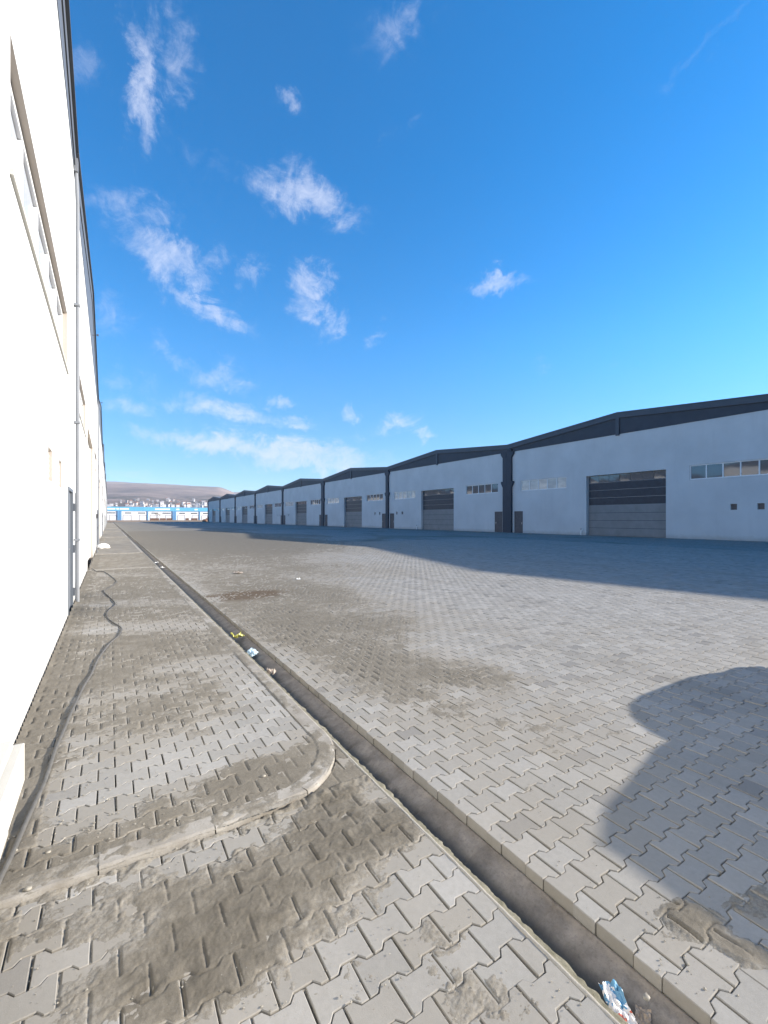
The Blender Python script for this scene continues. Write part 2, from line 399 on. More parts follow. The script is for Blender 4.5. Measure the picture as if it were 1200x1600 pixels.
def glassy(name, col, rough=.05, wav=.25):
    m, t, p = new_mat(name, rough, 0, .8); p.inputs['Base Color'].default_value = col + (1,)
    p.inputs['IOR'].default_value = 1.6
    bump(t, p, noise(t, .8, 2, .4), wav, 0.02); return m
M_GLASS = glassy('window_glass', (0.045, 0.055, 0.07))
M_DGLASS = simple('dark_shutter_glazing', (0.022, 0.030, 0.043), .4, 0, .25, .3, 3)
M_FGLASS = simple('pale_obscured_pane', (0.42, 0.45, 0.49), .2, 0, .6, .05, 2)
M_REFLCREAM = simple('cream_reflection', (0.52, 0.48, 0.42), .5, 0, .5, .08, 2)  # flat cream for the reflected sunlit wall
M_VENT = simple('brown_vent_box', (0.16, 0.135, 0.125), .8, 0, .2, .3, 20)

# ------------------------------------------------------------------ ground and paving
LX, RX = -0.56, 38.7                 # facade planes
CH0, CH1 = 1.405, 1.640              # drain channel
L_, P_ = 0.178, 0.125                # block length (X) and course (Y)
WALK = 0.030                          # pavement height
YE = 221.0                           # far end of the yard
NEARX, NEARY = 27.0, 27.0
DRIVES = [(-12.0, 2.40)] + [(16.3 + 20.5*k, 23.4 + 20.5*k) for k in range(10)]
def walk_ranges():
    r = []
    for a, b in zip(DRIVES[:-1], DRIVES[1:]): r.append((a[1], min(b[0], YE)))
    return [x for x in r if x[0] < YE]
WR = walk_ranges()

mb = MB(); mb.quad((-9000, -9000, -.3), (9000, -9000, -.3), (9000, 9000, -.3), (-9000, 9000, -.3))
tag(mb.build('ground', M_DIRT), kind='structure')
# earth field beyond the yard, rising a little
n = 60; V = []; FQ = []
xs = np.linspace(-160, 300, 93); ys = np.array([YE, YE+1, YE+4, YE+12, YE+25, YE+45, YE+70, YE+100, YE+140, YE+220, YE+400, YE+700])
XX, YY = np.meshgrid(xs, ys); ZZ = np.clip((YY-YE)/90, 0, 1)*.42 + fbm(XX, YY, 14, 4, 3)*.25*np.clip((YY-YE)/15, 0, 1) - .01
V = np.stack([XX, YY, ZZ], -1).reshape(-1, 3)
ii = np.arange(len(ys)-1)[:, None]*len(xs) + np.arange(len(xs)-1)[None]; ii = ii.ravel()
FQ = np.stack([ii, ii+1, ii+1+len(xs), ii+len(xs)], 1)
tag(fast_mesh('dirt_field', V, FQ, M_DIRT, smooth=True), kind='structure')

# beds under the modelled blocks, and the far paving
mb = MB()
mb.box(CH1+.02, NEARX, -6, NEARY, -.25, -.016)
mb.box(LX, 1.36, -6, 2.36, -.25, -.016); mb.box(.70, 1.36, 2.361, 3.2, -.25, -.0165)
mb.box(LX, .72, 2.46, 3.015, -.25, WALK-.016)
mb.box(LX, 1.25, 3.0151, DRIVES[1][0]-.1, -.25, WALK-.016)
mb.prism([(.7201, 3.015)] + [(.7201+.55*math.cos(R(a_)), 3.015+.55*math.sin(R(a_))) for a_ in range(-90, 1, 10)], 'z', -.25, WALK-.016)
tag(mb.build('paving_bed', M_BED), kind='structure')
mb = MB()
mb.box(NEARX, RX, -60, YE, -.26, 0.0)
mb.box(CH1+.004, NEARX, NEARY, YE, -.26, 0.0)
mb.box(CH1+.004, NEARX, -60, -6, -.26, 0.0)
for a, b in DRIVES[1:]:
    if a < YE: mb.box(LX, CH0-.035, a, min(b, YE), -.26, -.002)
mb.box(LX, CH0-.035, -60, -6, -.26, -.002)
tag(mb.build('yard_paving', M_FARPAVE), kind='structure')
mb = MB()
for a, b in WR[1:]: mb.box(LX, 1.25, a+.1, b-.1, -.25, WALK)
tag(mb.build('far_pavement', M_FARWALK), kind='structure')

# --- interlocking blocks
def block_template():
    a = 0.0125; hx = L_/2; q0, q1 = .31*L_, .19*L_
    top = [(-hx, P_/2+a), (-q0, P_/2+a), (-q1, P_/2-a), (q1, P_/2-a), (q0, P_/2+a), (hx, P_/2+a)]
    bot = [(x, -y) for x, y in top]
    return np.array(top), np.array(bot)
def ring(off, offx):
    top, bot = block_template(); t = top.copy(); b = bot.copy()
    t[:, 1] -= off; b[:, 1] += off
    t[0, 0] += offx; t[5, 0] -= offx; b[0, 0] += offx; b[5, 0] -= offx
    sh = off*.8
    t[1, 0] -= sh*.4; t[2, 0] -= sh*.4; t[3, 0] += sh*.4; t[4, 0] += sh*.4
    b[1, 0] -= sh*.4; b[2, 0] -= sh*.4; b[3, 0] += sh*.4; b[4, 0] += sh*.4
    return np.vstack([t, b])          # 12 points: 0..5 far edge, 6..11 near edge
R0 = ring(.0023, .0042)               # bottom / side
R1 = ring(.0023, .0042)               # top of the side
R2 = ring(.0048, .0070)               # flat top
TPL = np.vstack([np.c_[R0, np.full(12, -.06)], np.c_[R1, np.full(12, -.0028)], np.c_[R2, np.zeros(12)]])
def tpl_faces():
    f = []
    for i in range(5): f.append((24+i, 24+6+i, 24+7+i, 24+1+i))           # flat top
    loop = [0, 6, 7, 8, 9, 10, 11, 5, 4, 3, 2, 1]
    for k in range(12):
        a, b = loop[k], loop[(k+1) % 12]
        f.append((12+a, 12+b, 24+b, 24+a)); f.append((a, b, 12+b, 12+a))
    return np.array(f)
TF = tpl_faces()
def LATX(x):
    return (CH1+.003+L_*.5) if x > CH0 else (1.368-L_*.5)
def half_h(x):
    return P_/2 + .0125*np.clip((np.abs(x)/L_-.25)/.06, -1, 1)
def blocks(name, x0, x1, y0, y1, zbase, cull=True, skip=None, rs=5):
    ox0 = LATX(x0)
    js = np.arange(math.floor(y0/P_)-1, math.ceil(y1/P_)+2)
    iz = np.arange(math.floor((x0-ox0)/L_)-1, math.ceil((x1-ox0)/L_)+2)
    J, I = np.meshgrid(js, iz, indexing='ij')
    cx = (I + .5*(J % 2))*L_ + ox0; cy = J*P_
    cx = cx.ravel(); cy = cy.ravel()
    k = (cx > x0-L_*.5+.02) & (cx < x1+L_*.5-.02) & (cy > y0-P_*.35) & (cy < y1+P_*.35)
    if cull:
        zc = cx*SY + cy*CY; rc = cx*CY - cy*SY
        k &= (zc > -.2) & (np.abs(rc) < .90*np.maximum(zc, 0) + 1.6)
    if skip is not None: k &= ~skip(cx, cy)
    cx = cx[k]; cy = cy[k]; n = len(cx)
    g = np.random.RandomState(rs)
    V = np.repeat(TPL[None], n, 0)
    # cut the blocks at the border strips: their outline ends square on the line
    lx = V[:, :, 0] + cx[:, None]; cl = np.clip(lx, x0, x1); cut = np.abs(cl-lx) > 1e-6
    inset = np.r_[np.full(24, .0014), np.full(12, .0046)][None]
    V = V.copy(); V[:, :, 1] = np.where(cut, np.sign(V[:, :, 1])*(half_h(cl-cx[:, None])-inset), V[:, :, 1])
    anyc = cut.any(1)
    tx = g.normal(0, .010, n); ty = g.normal(0, .010, n); dz = g.normal(0, .0011, n)
    rot = np.where(anyc, 0, g.normal(0, .009, n))
    c, s = np.cos(rot)[:, None], np.sin(rot)[:, None]
    vx = V[:, :, 0]*c - V[:, :, 1]*s; vy = V[:, :, 0]*s + V[:, :, 1]*c
    vz = V[:, :, 2] + vx*tx[:, None] + vy*ty[:, None] + dz[:, None]
    ox = g.normal(0, .0007, n); oy = g.normal(0, .0007, n)
    X = vx + (cx+ox)[:, None]; Y = vy + (cy+oy)[:, None]
    ins = np.r_[np.zeros(12), np.zeros(12), np.full(12, .003)]
    X = np.clip(X, x0+ins[None], x1-ins[None]); Y = np.clip(Y, y0+ins[None], y1-ins[None])
    Z = vz + zbase + fbm(cx, cy, 1.8, 3, 9)[:, None]*.004
    P = np.stack([X, Y, Z], -1).reshape(-1, 3)
    FQ = (TF[None] + (np.arange(n)*36)[:, None, None]).reshape(-1, 4)
    rnd = np.repeat(g.rand(n), 36)
    dust = np.repeat(np.clip(sand_mask(cx, cy)*.8 + .85 + fbm(cx, cy, .5, 3, 95)*.5, 0, 1), 36)
    return tag(fast_mesh(name, P, FQ, M_PAVER, {'rnd': rnd, 'dust': dust}), kind='structure')

# --- where the sand lies (blobs read off the photograph, laid on the ground)
BL_DRIVE = [(430,1395,190,72,-22,1.5),(575,1290,110,42,-8,1.5),(250,1545,190,60,-12,1.2),(120,1440,200,34,-17,1.0),(330,1500,120,60,-30,1.0),
            (750,1560,90,40,20,.55),(700,1500,60,40,0,.55),(880,1575,60,40,30,.6),(560,1215,50,20,-20,.9),(520,1245,50,30,-40,.9),(690,1450,35,25,0,.4),(520,1200,22,45,10,1.2),(645,1440,50,25,20,.4)]
BL_WALK = [(340,1165,170,42,-12,-1.25),(435,1120,55,55,20,-1.2),(230,1225,170,36,-12,-1.15),(120,1290,80,40,-20,-.8),(200,985,130,9,-3,-1.1),
           (250,944,160,6,-2,-.9),(140,1150,60,60,0,-.5),(385,1065,48,35,30,-1.0),(395,1218,75,26,-12,1.6),(300,1045,90,12,-8,-.6),(220,1085,120,10,-8,-.5),(470,1165,20,30,0,.9),
           (120,1350,130,22,-15,.6),(170,900,90,3,0,-.7)]
BL_YARD = [(400,965,85,34,15,1.25),(540,1000,110,36,12,1.25),(560,960,150,20,4,.9),(735,1052,80,22,8,1.4),(360,885,170,34,6,1.25),(470,925,120,16,4,1.2),
           (300,850,160,20,3,1.4),(400,845,230,14,3,1.2),(250,828,150,9,0,1.5),(560,1055,110,34,15,.8),(640,1090,110,40,20,.55),(800,1110,160,40,10,.35),
           (900,1210,180,110,20,.42),(1085,1440,52,22,24,2.6),(1175,1492,50,14,20,2.2),(1190,1415,60,30,0,1.1),(620,1000,40,40,0,.4),(860,1180,40,14,10,.4),
           (560,890,120,10,2,.6),(820,940,200,20,5,-.5),(700,1180,120,60,25,.2),(1010,1360,80,60,30,.3)]
def blobs(px, py, lst):
    t = np.zeros_like(px)
    for cx, cy, rx, ry, tl, am in lst:
        c, s = math.cos(R(tl)), math.sin(R(tl)); dx = px-cx; dy = py-cy
        u = (dx*c + dy*s)/rx; v = (-dx*s + dy*c)/ry
        t = t + am*np.exp(-(u*u+v*v)**1.5*.7)
    return t
def sand_mask(X, Y):
    px, py = to_px(X, Y)
    walk = (X < 1.38) & (Y > 2.42) & (Y < DRIVES[1][0]); left = X < 1.52
    m = np.where(walk, .62 + blobs(px, py, BL_WALK), np.where(left, -.85 + blobs(px, py, BL_DRIVE), -1.0 + blobs(px, py, BL_YARD)))
    far_left = left & (Y > DRIVES[1][0]); m = np.where(far_left, .3, m)
    m = np.where((X < -.30) & left, m+.5, m)
    m = m + fbm(X, Y, 1.6, 4, 21)*.5 + fbm(X, Y*1.6, .32, 6, 31, .80)*1.45
    m = np.where((X > .70) & (X < 1.38) & (Y > 2.36) & (Y < 3.1) & (((X-.72)**2+(Y-3.015)**2) > .585**2), .55 + fbm(X, Y, .2, 4, 33)*.9, m)
    m = m - np.clip((np.hypot(X, Y)-36)/26, 0, 1)*1.2
    return m
def lattice(X, Y):
    """distance in metres to the nearest straight joint (between blocks of a course) and to the course line"""
    j = np.round(Y/P_); off = .5*np.mod(j, 2)
    u = (X-np.where(X > 1.52, LATX(2.), LATX(0.)))/L_ - off; du = np.abs(np.abs(u-np.round(u)) - .5)*L_
    hx = np.abs(u-np.round(u))*L_
    a = 0.0125*np.clip((hx/L_-.25)/.06, -1, 1)
    dyl = np.abs(P_/2 + a - np.abs(Y-j*P_))
    return du, dyl

def no_kerb_corner(cx, cy):          # the pavement corner is rounded: no blocks outside the kerb
    return (cy < 3.0) & (cx > .70) & (((cx-.70)**2 + (cy-3.02)**2) > .50**2)
blocks('driveway_blocks', LX+.01, 1.368, -1.5, 2.36, 0.0, rs=3)
blocks('pavement_blocks', LX+.01, 1.235, 2.50, DRIVES[1][0]-.12, WALK, skip=no_kerb_corner, rs=4)
blocks('yard_blocks', CH1+.003, NEARX, -1.5, NEARY, 0.0, rs=5)
# wedge of driveway blocks outside the rounded corner
blocks('corner_blocks', .80, 1.368, 2.36, 2.95, -.001, skip=lambda x, y: ((x-.72)**2 + (y-3.02)**2) < .74**2, rs=8)

# --- the sand sheet: a fan grid, fine where it is near
NA = 930
ang = np.linspace(R(-42), R(84), NA)
rr = [0.62]
while rr[-1] < 62: rr.append(rr[-1] + max(.0055, rr[-1]**2/1150))
rr = np.array(rr)
RRg, AAg = np.meshgrid(rr, ang, indexing='ij')
X = RRg*np.sin(AAg); Y = RRg*np.cos(AAg)
m = sand_mask(X, Y)
du, dyl = lattice(X, Y)
near = np.clip(1 - (RRg-14)/10, 0, 1)
rkc = np.hypot(X-.72, Y-3.015); corner = (X > .72) & (Y < 3.015)
inside = (X < 1.3615) & (Y > 2.3735) & (Y < DRIVES[1][0]-.1) & (~corner | (rkc < .6415))
edge_d = np.minimum(np.where(corner, .6425-rkc, 9), np.minimum(np.where(Y > 3.0, 1.3625-X, 9), np.where(X < .73, Y-2.3725, 9)))
onkerb = inside & (edge_d < .119)
m = np.where(onkerb, .10 + fbm(X, Y, .5, 4, 37)*1.1 + fbm(X, Y, .09, 3, 38)*.9 - np.clip(.05-edge_d, 0, 1)*22, m)
walkz = np.where(inside, np.where(onkerb, WALK+.0035, WALK), 0.0)
thick = np.clip(m*.010, -.010, .0032)
grain = fbm(X, Y, .030, 4, 41, .72)*.0024 + fbm(X, Y, .012, 2, 51)*.0011
lump = fbm(X, Y, .16, 4, 61)
du = np.where(onkerb, 1.0, du); dyl = np.where(onkerb, 1.0, dyl)
drv = (walkz == 0) & (X < 1.38) & (Y < 2.42)
thick = thick + np.where(m > 0, grain + np.where(drv, (np.abs(lump)*1.6-.25)*.0045, lump*.0015), grain*.4)
jn = fbm(X, Y, .8, 3, 71) + fbm(X, Y, .13, 2, 72)*.35
hole = np.exp(-(du/.0055)**2)*np.clip(.95 + jn*2.0, .35, 1.3)*.0135
hole2 = np.exp(-(dyl/.0045)**2)*np.clip(.75 + jn*2.0, .1, 1.2)*.0080
thick = thick - (hole+hole2)*near
# footprints and pits pressed into the deep sand of the driveway
frng = np.random.RandomState(5)
for k in range(34):
    fx, fy, _ = G(frng.uniform(200, 620), frng.uniform(1270, 1560))
    an = frng.uniform(0, 3.14); rx_, ry_ = frng.uniform(.012, .035), frng.uniform(.02, .05)
    q = (((X-fx)*math.cos(an)+(Y-fy)*math.sin(an))/rx_)**2 + ((-(X-fx)*math.sin(an)+(Y-fy)*math.cos(an))/ry_)**2
    thick = thick - np.exp(-q)*.007*frng.uniform(.4, 1.1) + np.exp(-(np.sqrt(q)-1.7)**2*4)*.0022
# heap of sand on the yard and a drift against the wall and kerb
for (px_, py_, rx_, ry_, hh) in ((1080,1435,.16,.085,.009),(1165,1488,.14,.06,.008),(420,1385,.5,.22,.006),(590,1290,.3,.16,.006)):
    hx_, hy_, _ = G(px_, py_)
    q = ((X-hx_)/rx_)**2 + ((Y-hy_)/ry_)**2
    thick = thick + np.exp(-q)*hh*(1+.5*fbm(X, Y, .05, 3, 81))
thick = thick + np.exp(-np.clip(X-LX, 0, 9)/.05)*.018
thick = thick + np.where(drv, np.exp(-np.clip(2.37-Y, 0, 9)/.06)*.024*(.6+fbm(X, Y, .1, 3, 91)), 0)
Z = walkz + np.where(near > 0, thick, np.where(m > 0, .004, -.03))
sp_x, sp_y, _ = G(372, 931)
stain = np.exp(-(((X-sp_x-.1)/.95)**2 + ((Y-sp_y)/.55)**2)**2)
stain = np.clip(stain*1.2 + fbm(X, Y, .5, 3, 15)*.5*(stain > .1), 0, 1)
ok = (X > LX+.004) & (X < RX-.3) & ~((X > 1.362) & (X < CH1+.010)) & (Y > -1.4)
ok &= ~((Y > DRIVES[1][0]-.14) & (Y < DRIVES[1][0]+.06) & (X < 1.5))
ok &= Z > -.019 if False else True
NR = len(rr)
idx = (np.arange(NR-1)[:, None]*NA + np.arange(NA-1)[None])
okq = ok[:-1, :-1] & ok[1:, :-1] & ok[:-1, 1:] & ok[1:, 1:]
low = (thick < -.0155)*1; zlow = Z < walkz-.017
okq &= ~(zlow[:-1, :-1] & zlow[1:, :-1] & zlow[:-1, 1:] & zlow[1:, 1:])
okq &= (np.abs(walkz[:-1, :-1]-walkz[1:, 1:]) < .006) & (np.abs(walkz[:-1, 1:]-walkz[1:, :-1]) < .006)
q = idx[okq]
FQ = np.stack([q, q+NA, q+NA+1, q+1], 1)
used = np.zeros(NR*NA, bool); used[FQ.ravel()] = True
remap = np.cumsum(used)-1
P = np.stack([X.ravel(), Y.ravel(), Z.ravel()], 1)[used]
tag(fast_mesh('sand', P, remap[FQ], M_SAND, {'stain': stain.ravel()[used], 'thin': np.clip(1-m/.42, 0, 1).ravel()[used], 'damp': (np.clip((m-.2)/.9, 0, 1)*np.where(drv, 1.0, .5)).ravel()[used]}, smooth=True),
    'pale brown sand and cement dust drifted over the paving', 'sand', kind='stuff')

# --- kerb: separate stones, swept along its line
def kerb_path(y_end):
    pts = [(LX+.02, 2.43), (.72, 2.43)]
    for k in range(1, 10):
        a = R(-90 + 10*k*.98); pts.append((.72 + .585*math.cos(a), 3.015 + .585*math.sin(a)))
    pts.append((1.305, 3.03)); pts.append((1.305, y_end)); return pts
def sweep_stones(mb, pts, length, w=.115, top=WALK+.003, bot=-.2, seed=1):
    pts = [Vector((p[0], p[1])) for p in pts]; seg = [0]
    for a, b in zip(pts, pts[1:]): seg.append(seg[-1] + (b-a).length)
    def at(s):
        for k in range(len(pts)-1):
            if s <= seg[k+1] or k == len(pts)-2:
                f = (s-seg[k])/max(1e-6, seg[k+1]-seg[k]); return pts[k].lerp(pts[k+1], f), (pts[k+1]-pts[k]).normalized()
    g = random.Random(seed); s = 0.0
    while s < seg[-1]-.05:
        curved = 1.2 < s < 2.2 and length < .7
        ln = min(length*(.5 if curved else 1), seg[-1]-s)
        n = 7 if curved else 2; dz = g.uniform(-.003, .003); dx = g.uniform(-.004, .004); i0 = len(mb.v)
        prof = [(-w/2, bot), (-w/2, top-.004), (-w/2+.004, top), (w/2-.016, top), (w/2-.004, top-.006), (w/2, top-.020), (w/2+.006, bot)]
        for k in range(n):
            p, d = at(s + .003 + (ln-.006)*k/(n-1)); nrm_ = Vector((d.y, -d.x))
            for (o_, z_) in prof: mb.v.append((p.x+nrm_.x*(o_+dx), p.y+nrm_.y*(o_+dx), z_+dz))
        m_ = len(prof)
        for k in range(n-1):
            for j in range(m_-1): a = i0+k*m_+j; mb.f.append((a, a+1, a+m_+1, a+m_))
        mb.f.append(tuple(i0+j for j in range(m_))); mb.f.append(tuple(i0+(n-1)*m_+j for j in range(m_-1, -1, -1)))
        s += ln
mb = MB()
sweep_stones(mb, kerb_path(WR[0][1]), .50)
sweep_stones(mb, [(1.305, WR[0][1]-.005), (LX+.02, WR[0][1]-.005)][::-1], .5, w=.10)
for a, b in WR[1:]:
    sweep_stones(mb, [(LX+.02, a+.05), (1.24, a+.05)], .9, w=.10); sweep_stones(mb, [(1.305, a), (1.305, b)], 2.0)
    sweep_stones(mb, [(1.24, b-.05), (LX+.02, b-.05)], .9, w=.10)
o = mb.build('kerb', M_KERB); tag(o, kind='structure')

# --- drain channel
ys = [-1.5]
while ys[-1] < YE: ys.append(ys[-1] + max(.008, (ys[-1]**2 if ys[-1] > 0 else 0)/800))
ys = np.array(ys)
prof = [(1.362,-.2,0),(1.364,-.003,1),(1.370,.002,1),(1.378,.002,1),(1.383,-.003,0),(1.394,-.006,0),(CH0,-.008,0),(1.409,-.012,0),(1.412,-.05,0),(1.418,-.085,.4),(1.440,-.100,1),(1.475,-.104,1),(1.51,-.098,.8),
        (1.545,-.082,.2),(1.585,-.066,0),(1.615,-.058,0),(1.632,-.052,0),(CH1,-.050,0),(CH1+.004,-.2,0)]
# resample the profile finely
pp = []
for a, b in zip(prof, prof[1:]):
    k = 3 if abs(a[0]-b[0]) > .02 or abs(a[1]-b[1]) > .03 else 1
    for i in range(k): t_ = i/k; pp.append(tuple(a[j]*(1-t_)+b[j]*t_ for j in range(3)))
pp.append(prof[-1]); pp = np.array(pp)
PX, YYc = np.meshgrid(pp[:, 0], ys); PZ = np.repeat(pp[None, :, 1], len(ys), 0); WET = np.repeat(pp[None, :, 2], len(ys), 0)
fine = np.clip(1-(YYc-8)/8, 0, 1)
lip = (PX > 1.396) & (PX < 1.416) & (PZ > -.06)
PXn = PX + np.where(lip, np.abs(fbm(PX*0+3, YYc, .09, 4, 3))*.030*fine - .004, 0) + fbm(PX*3, YYc, .05, 3, 4)*.0016*fine
inner = (PX > 1.416) & (PX < CH1-.004)
seg_id = np.floor(YYc/.42); sg = np.sin(seg_id*12.9898)*43758.5453; sg = sg-np.floor(sg)
jd = np.abs(YYc/.42 - np.round(YYc/.42))*.42
PZn = PZ + np.where(inner, fbm(PX, YYc, .12, 4, 5)*.008 + (sg-.5)*.006 - np.exp(-(jd/.006)**2)*.010*fine, 0) + np.where((PX < 1.40) & (PX > 1.365), fbm(PX, YYc, .07, 4, 6)*.0035, 0)
Pc = np.stack([PXn, YYc, PZn], -1).reshape(-1, 3); nc = len(pp)
ii = (np.arange(len(ys)-1)[:, None]*nc + np.arange(nc-1)[None])
split = int(np.argmin(np.abs(pp[:, 0]-1.412)))
def chan(name, c0, c1, mat):
    s_ = ii[:, c0:c1].ravel(); fq = np.stack([s_, s_+1, s_+1+nc, s_+nc], 1)
    us = np.zeros(len(Pc), bool); us[fq.ravel()] = True; rm = np.cumsum(us)-1
    tag(fast_mesh(name, Pc[us], rm[fq], mat, {'wet': WET.ravel()[us]}, smooth=True), kind='structure')
chan('channel_lip', 0, split, M_MORTAR); chan('drain_channel', split, nc-1, M_CHAN)

# --- pebbles and grit
g = np.random.RandomState(23); V = []; FQ = []
ico = np.array([(0,0,1),(.89,0,.45),(.28,.85,.45),(-.72,.53,.45),(-.72,-.53,.45),(.28,-.85,.45),(.72,.53,-.45),(-.28,.85,-.45),(-.89,0,-.45),(-.28,-.85,-.45),(.72,-.53,-.45),(0,0,-1)])
icf = np.array([(0,1,2),(0,2,3),(0,3,4),(0,4,5),(0,5,1),(1,6,2),(2,7,3),(3,8,4),(4,9,5),(5,10,1),(6,7,2),(7,8,3),(8,9,4),(9,10,5),(10,6,1),(11,7,6),(11,8,7),(11,9,8),(11,10,9),(11,6,10)])
cnt = 0
for (x0, x1, y0, y1, nn, smin, smax) in ((0,640,1260,1590,560,.0012,.0045),(0,500,1225,1330,420,.0015,.006),(20,500,1010,1240,380,.002,.006),(1000,1200,1400,1520,160,.001,.004),(850,1190,1440,1600,30,.002,.006),(600,1000,1200,1600,260,.001,.003),(300,800,900,1100,160,.004,.010)):
    for k in range(nn):
        a, b = g.uniform(x0, x1), g.uniform(y0, y1); gx, gy, _ = G(a, b)
        if gx < LX+.03 or 1.36 < gx < CH1+.02: continue
        zz = WALK if (gx < 1.25 and gy > 2.5) else 0.0
        s_ = smin + (smax-smin)*g.rand()**3
        v = ico*(1+g.uniform(-.25, .25, (12, 1)))*np.array([s_*g.uniform(.8, 1.4), s_, s_*g.uniform(.5, .8)])
        v = v + np.array([gx, gy, zz + s_*.45 + .001])
        V.append(v); FQ.append(icf + cnt*12); cnt += 1
M_PEB = simple('pale_grit', (0.27, 0.25, 0.21), .9, 0, .2, .35, 40)
tag(fast_mesh('gravel', np.vstack(V), np.vstack(FQ), M_PEB), 'loose grit and pebbles strewn over the sandy paving', 'gravel', kind='stuff')

# ------------------------------------------------------------------ warehouse units
class Fac:
    """mesh builder in facade coordinates: u along the street, w out of the wall, z up"""
    def __init__(s, fx, n): s.fx = fx; s.n = n; s.m = MB()
    def p(s, u, w, z): return (s.fx + s.n*w, u, z)
    def box(s, u0, u1, w0, w1, z0, z1): s.m.box(s.fx+s.n*w0, s.fx+s.n*w1, u0, u1, z0, z1)
    def quad(s, *pts): s.m.quad(*[s.p(*q_) for q_ in pts])
    def prism_w(s, poly, w0, w1): s.m.prism(poly, 'x', s.fx+s.n*w0, s.fx+s.n*w1)      # poly in (u, z)
    def build(s, name, mat, parent, **k): return s.m.build(name, mat, parent, **k)
def unit(name, label, fx, n, y0, y1, htop, hval, hpk, depth, door, dh, wins, wz, peds, vents, vz, lpier, rpier, mats, side, detail=True, pitch=.0):
    """one warehouse unit; door/wins/peds in street metres"""
    root = empty(name, (0, 0, 0)); root.location = (fx, (y0+y1)/2, 0)
    off = Vector(root.location)
    def fin(o):
        for v in o.data.vertices: v.co -= off
        return o
    e = .004; a, b = y0+e, y1-e; cyy = (y0+y1)/2; mw, mrev, mfas, mgab = mats
    T = .36 if side == 'R' else .16
    # wall face with its openings
    dv = .15 if side == 'R' else .07
    ops = [(door[0], door[1], -.3, dh, T)]
    for w_ in wins: ops.append((w_[0], w_[1], wz[0], wz[1], .12 if side == 'R' else .11))
    for pd in peds: ops.append((pd[0], pd[1], -.3, pd[2], .06))
    for v_ in vents: ops.append((v_-.2, v_+.2, vz[0], vz[1], dv))
    us = sorted(set([a, b] + [t_ for o_ in ops for t_ in o_[:2]])); zs = sorted(set([-.3, htop] + [t_ for o_ in ops for t_ in o_[2:4]]))
    f = Fac(fx, n); fr = Fac(fx, n)
    for u0, u1 in zip(us, us[1:]):
        for z0, z1 in zip(zs, zs[1:]):
            uc, zc = (u0+u1)/2, (z0+z1)/2
            if any(o_[0] < uc < o_[1] and o_[2] < zc < o_[3] for o_ in ops): continue
            f.quad((u0, 0, z0), (u1, 0, z0), (u1, 0, z1), (u0, 0, z1))
    for (u0, u1, z0, z1, d_) in ops:
        fr.quad((u0, 0, z1), (u1, 0, z1), (u1, -d_, z1), (u0, -d_, z1))
        fr.quad((u0, 0, z0), (u0, 0, z1), (u0, -d_, z1), (u0, -d_, z0)); fr.quad((u1, 0, z0), (u1, 0, z1), (u1, -d_, z1), (u1, -d_, z0))
        if z0 > 0: fr.quad((u0, 0, z0), (u1, 0, z0), (u1, -d_, z0), (u0, -d_, z0))
    # side and back walls up to the roof
    for u in (a, b): f.quad((u, 0, -.3), (u, -depth, -.3), (u, -depth, hval-.15), (u, 0, hval-.15))
    f.m.poly([f.p(a, -depth, -.3), f.p(b, -depth, -.3), f.p(b, -depth, hval-.15), f.p(cyy, -depth, hpk-.15), f.p(a, -depth, hval-.15)])
    wall = fin(f.build('wall', mw, root)); fin(fr.build('reveal', mrev, wall))
    # thin render joints beside the door
    if side == 'R' and detail:
        f = Fac(fx, n)
        for u in (door[0]-.9, door[1]+.45, door[1]+.9):
            f = Fac(fx, n); f.box(u-.012, u+.012, 0.0, .004, dh*.55, htop-.02); fin(f.build('render_joint', mrev, wall))
    # gable infill, fascia boards, king post, roof
    f = Fac(fx, n); f.prism_w([(a, htop), (b, htop), (b, hval-.25), (cyy, hpk-.25), (a, hval-.25)], -.30, .03 if side == 'R' else .01)
    fin(f.build('gable_panel', mgab, root))
    pr = .16 if side == 'R' else .03; th = .46 if side == 'R' else .34
    f = Fac(fx, n)
    f.prism_w([(a, hval), (cyy, hpk), (cyy, hpk-th), (a, hval-th)], -.28, pr); f.prism_w([(cyy, hpk), (b, hval), (b, hval-th), (cyy, hpk-th)], -.28, pr)
    f.prism_w([(a, hval+.05), (cyy, hpk+.05), (cyy, hpk+.004), (a, hval+.004)], -.28, pr+.05); f.prism_w([(cyy, hpk+.05), (b, hval+.05), (b, hval+.004), (cyy, hpk+.004)], -.28, pr+.05)
    fin(f.build('fascia', mfas, root))
    if side == 'R':
        f = Fac(fx, n); f.box(cyy-.16, cyy+.16, .034, .15, htop-.12, hpk-th-.005); fin(f.build('gable_post', mfas, root))
    f = Fac(fx, n)
    f.prism_w([(a, hval-.02), (cyy, hpk-.02), (cyy, hpk-.14), (a, hval-.14)], -depth-.2, -.285); f.prism_w([(cyy, hpk-.02), (b, hval-.02), (b, hval-.14), (cyy, hpk-.14)], -depth-.2, -.285)
    fin(f.build('roof', M_ROOF, root))
    # sectional door
    d0, d1 = door; ns = 8; sh = (dh-.02)/ns; f = Fac(fx, n); dw = -T+.05
    for k in range(4): f.box(d0+.01, d1-.01, dw-.05, dw, .02+k*sh+.008, .02+(k+1)*sh-.008)
    f.box(d0+.005, d1-.005, dw-.08, dw-.05-.002, -.05, dh-.005)
    if detail:
        for k in range(4):
            for j in range(1, 4):
                zz = .02+k*sh+sh*j/4; f.box(d0+.012, d1-.012, dw+.0005, dw+.006, zz-.012, zz+.012)
    gd = fin(f.build('garage_door', M_GREY if side == 'R' else M_WHITE, root))
    f = Fac(fx, n)
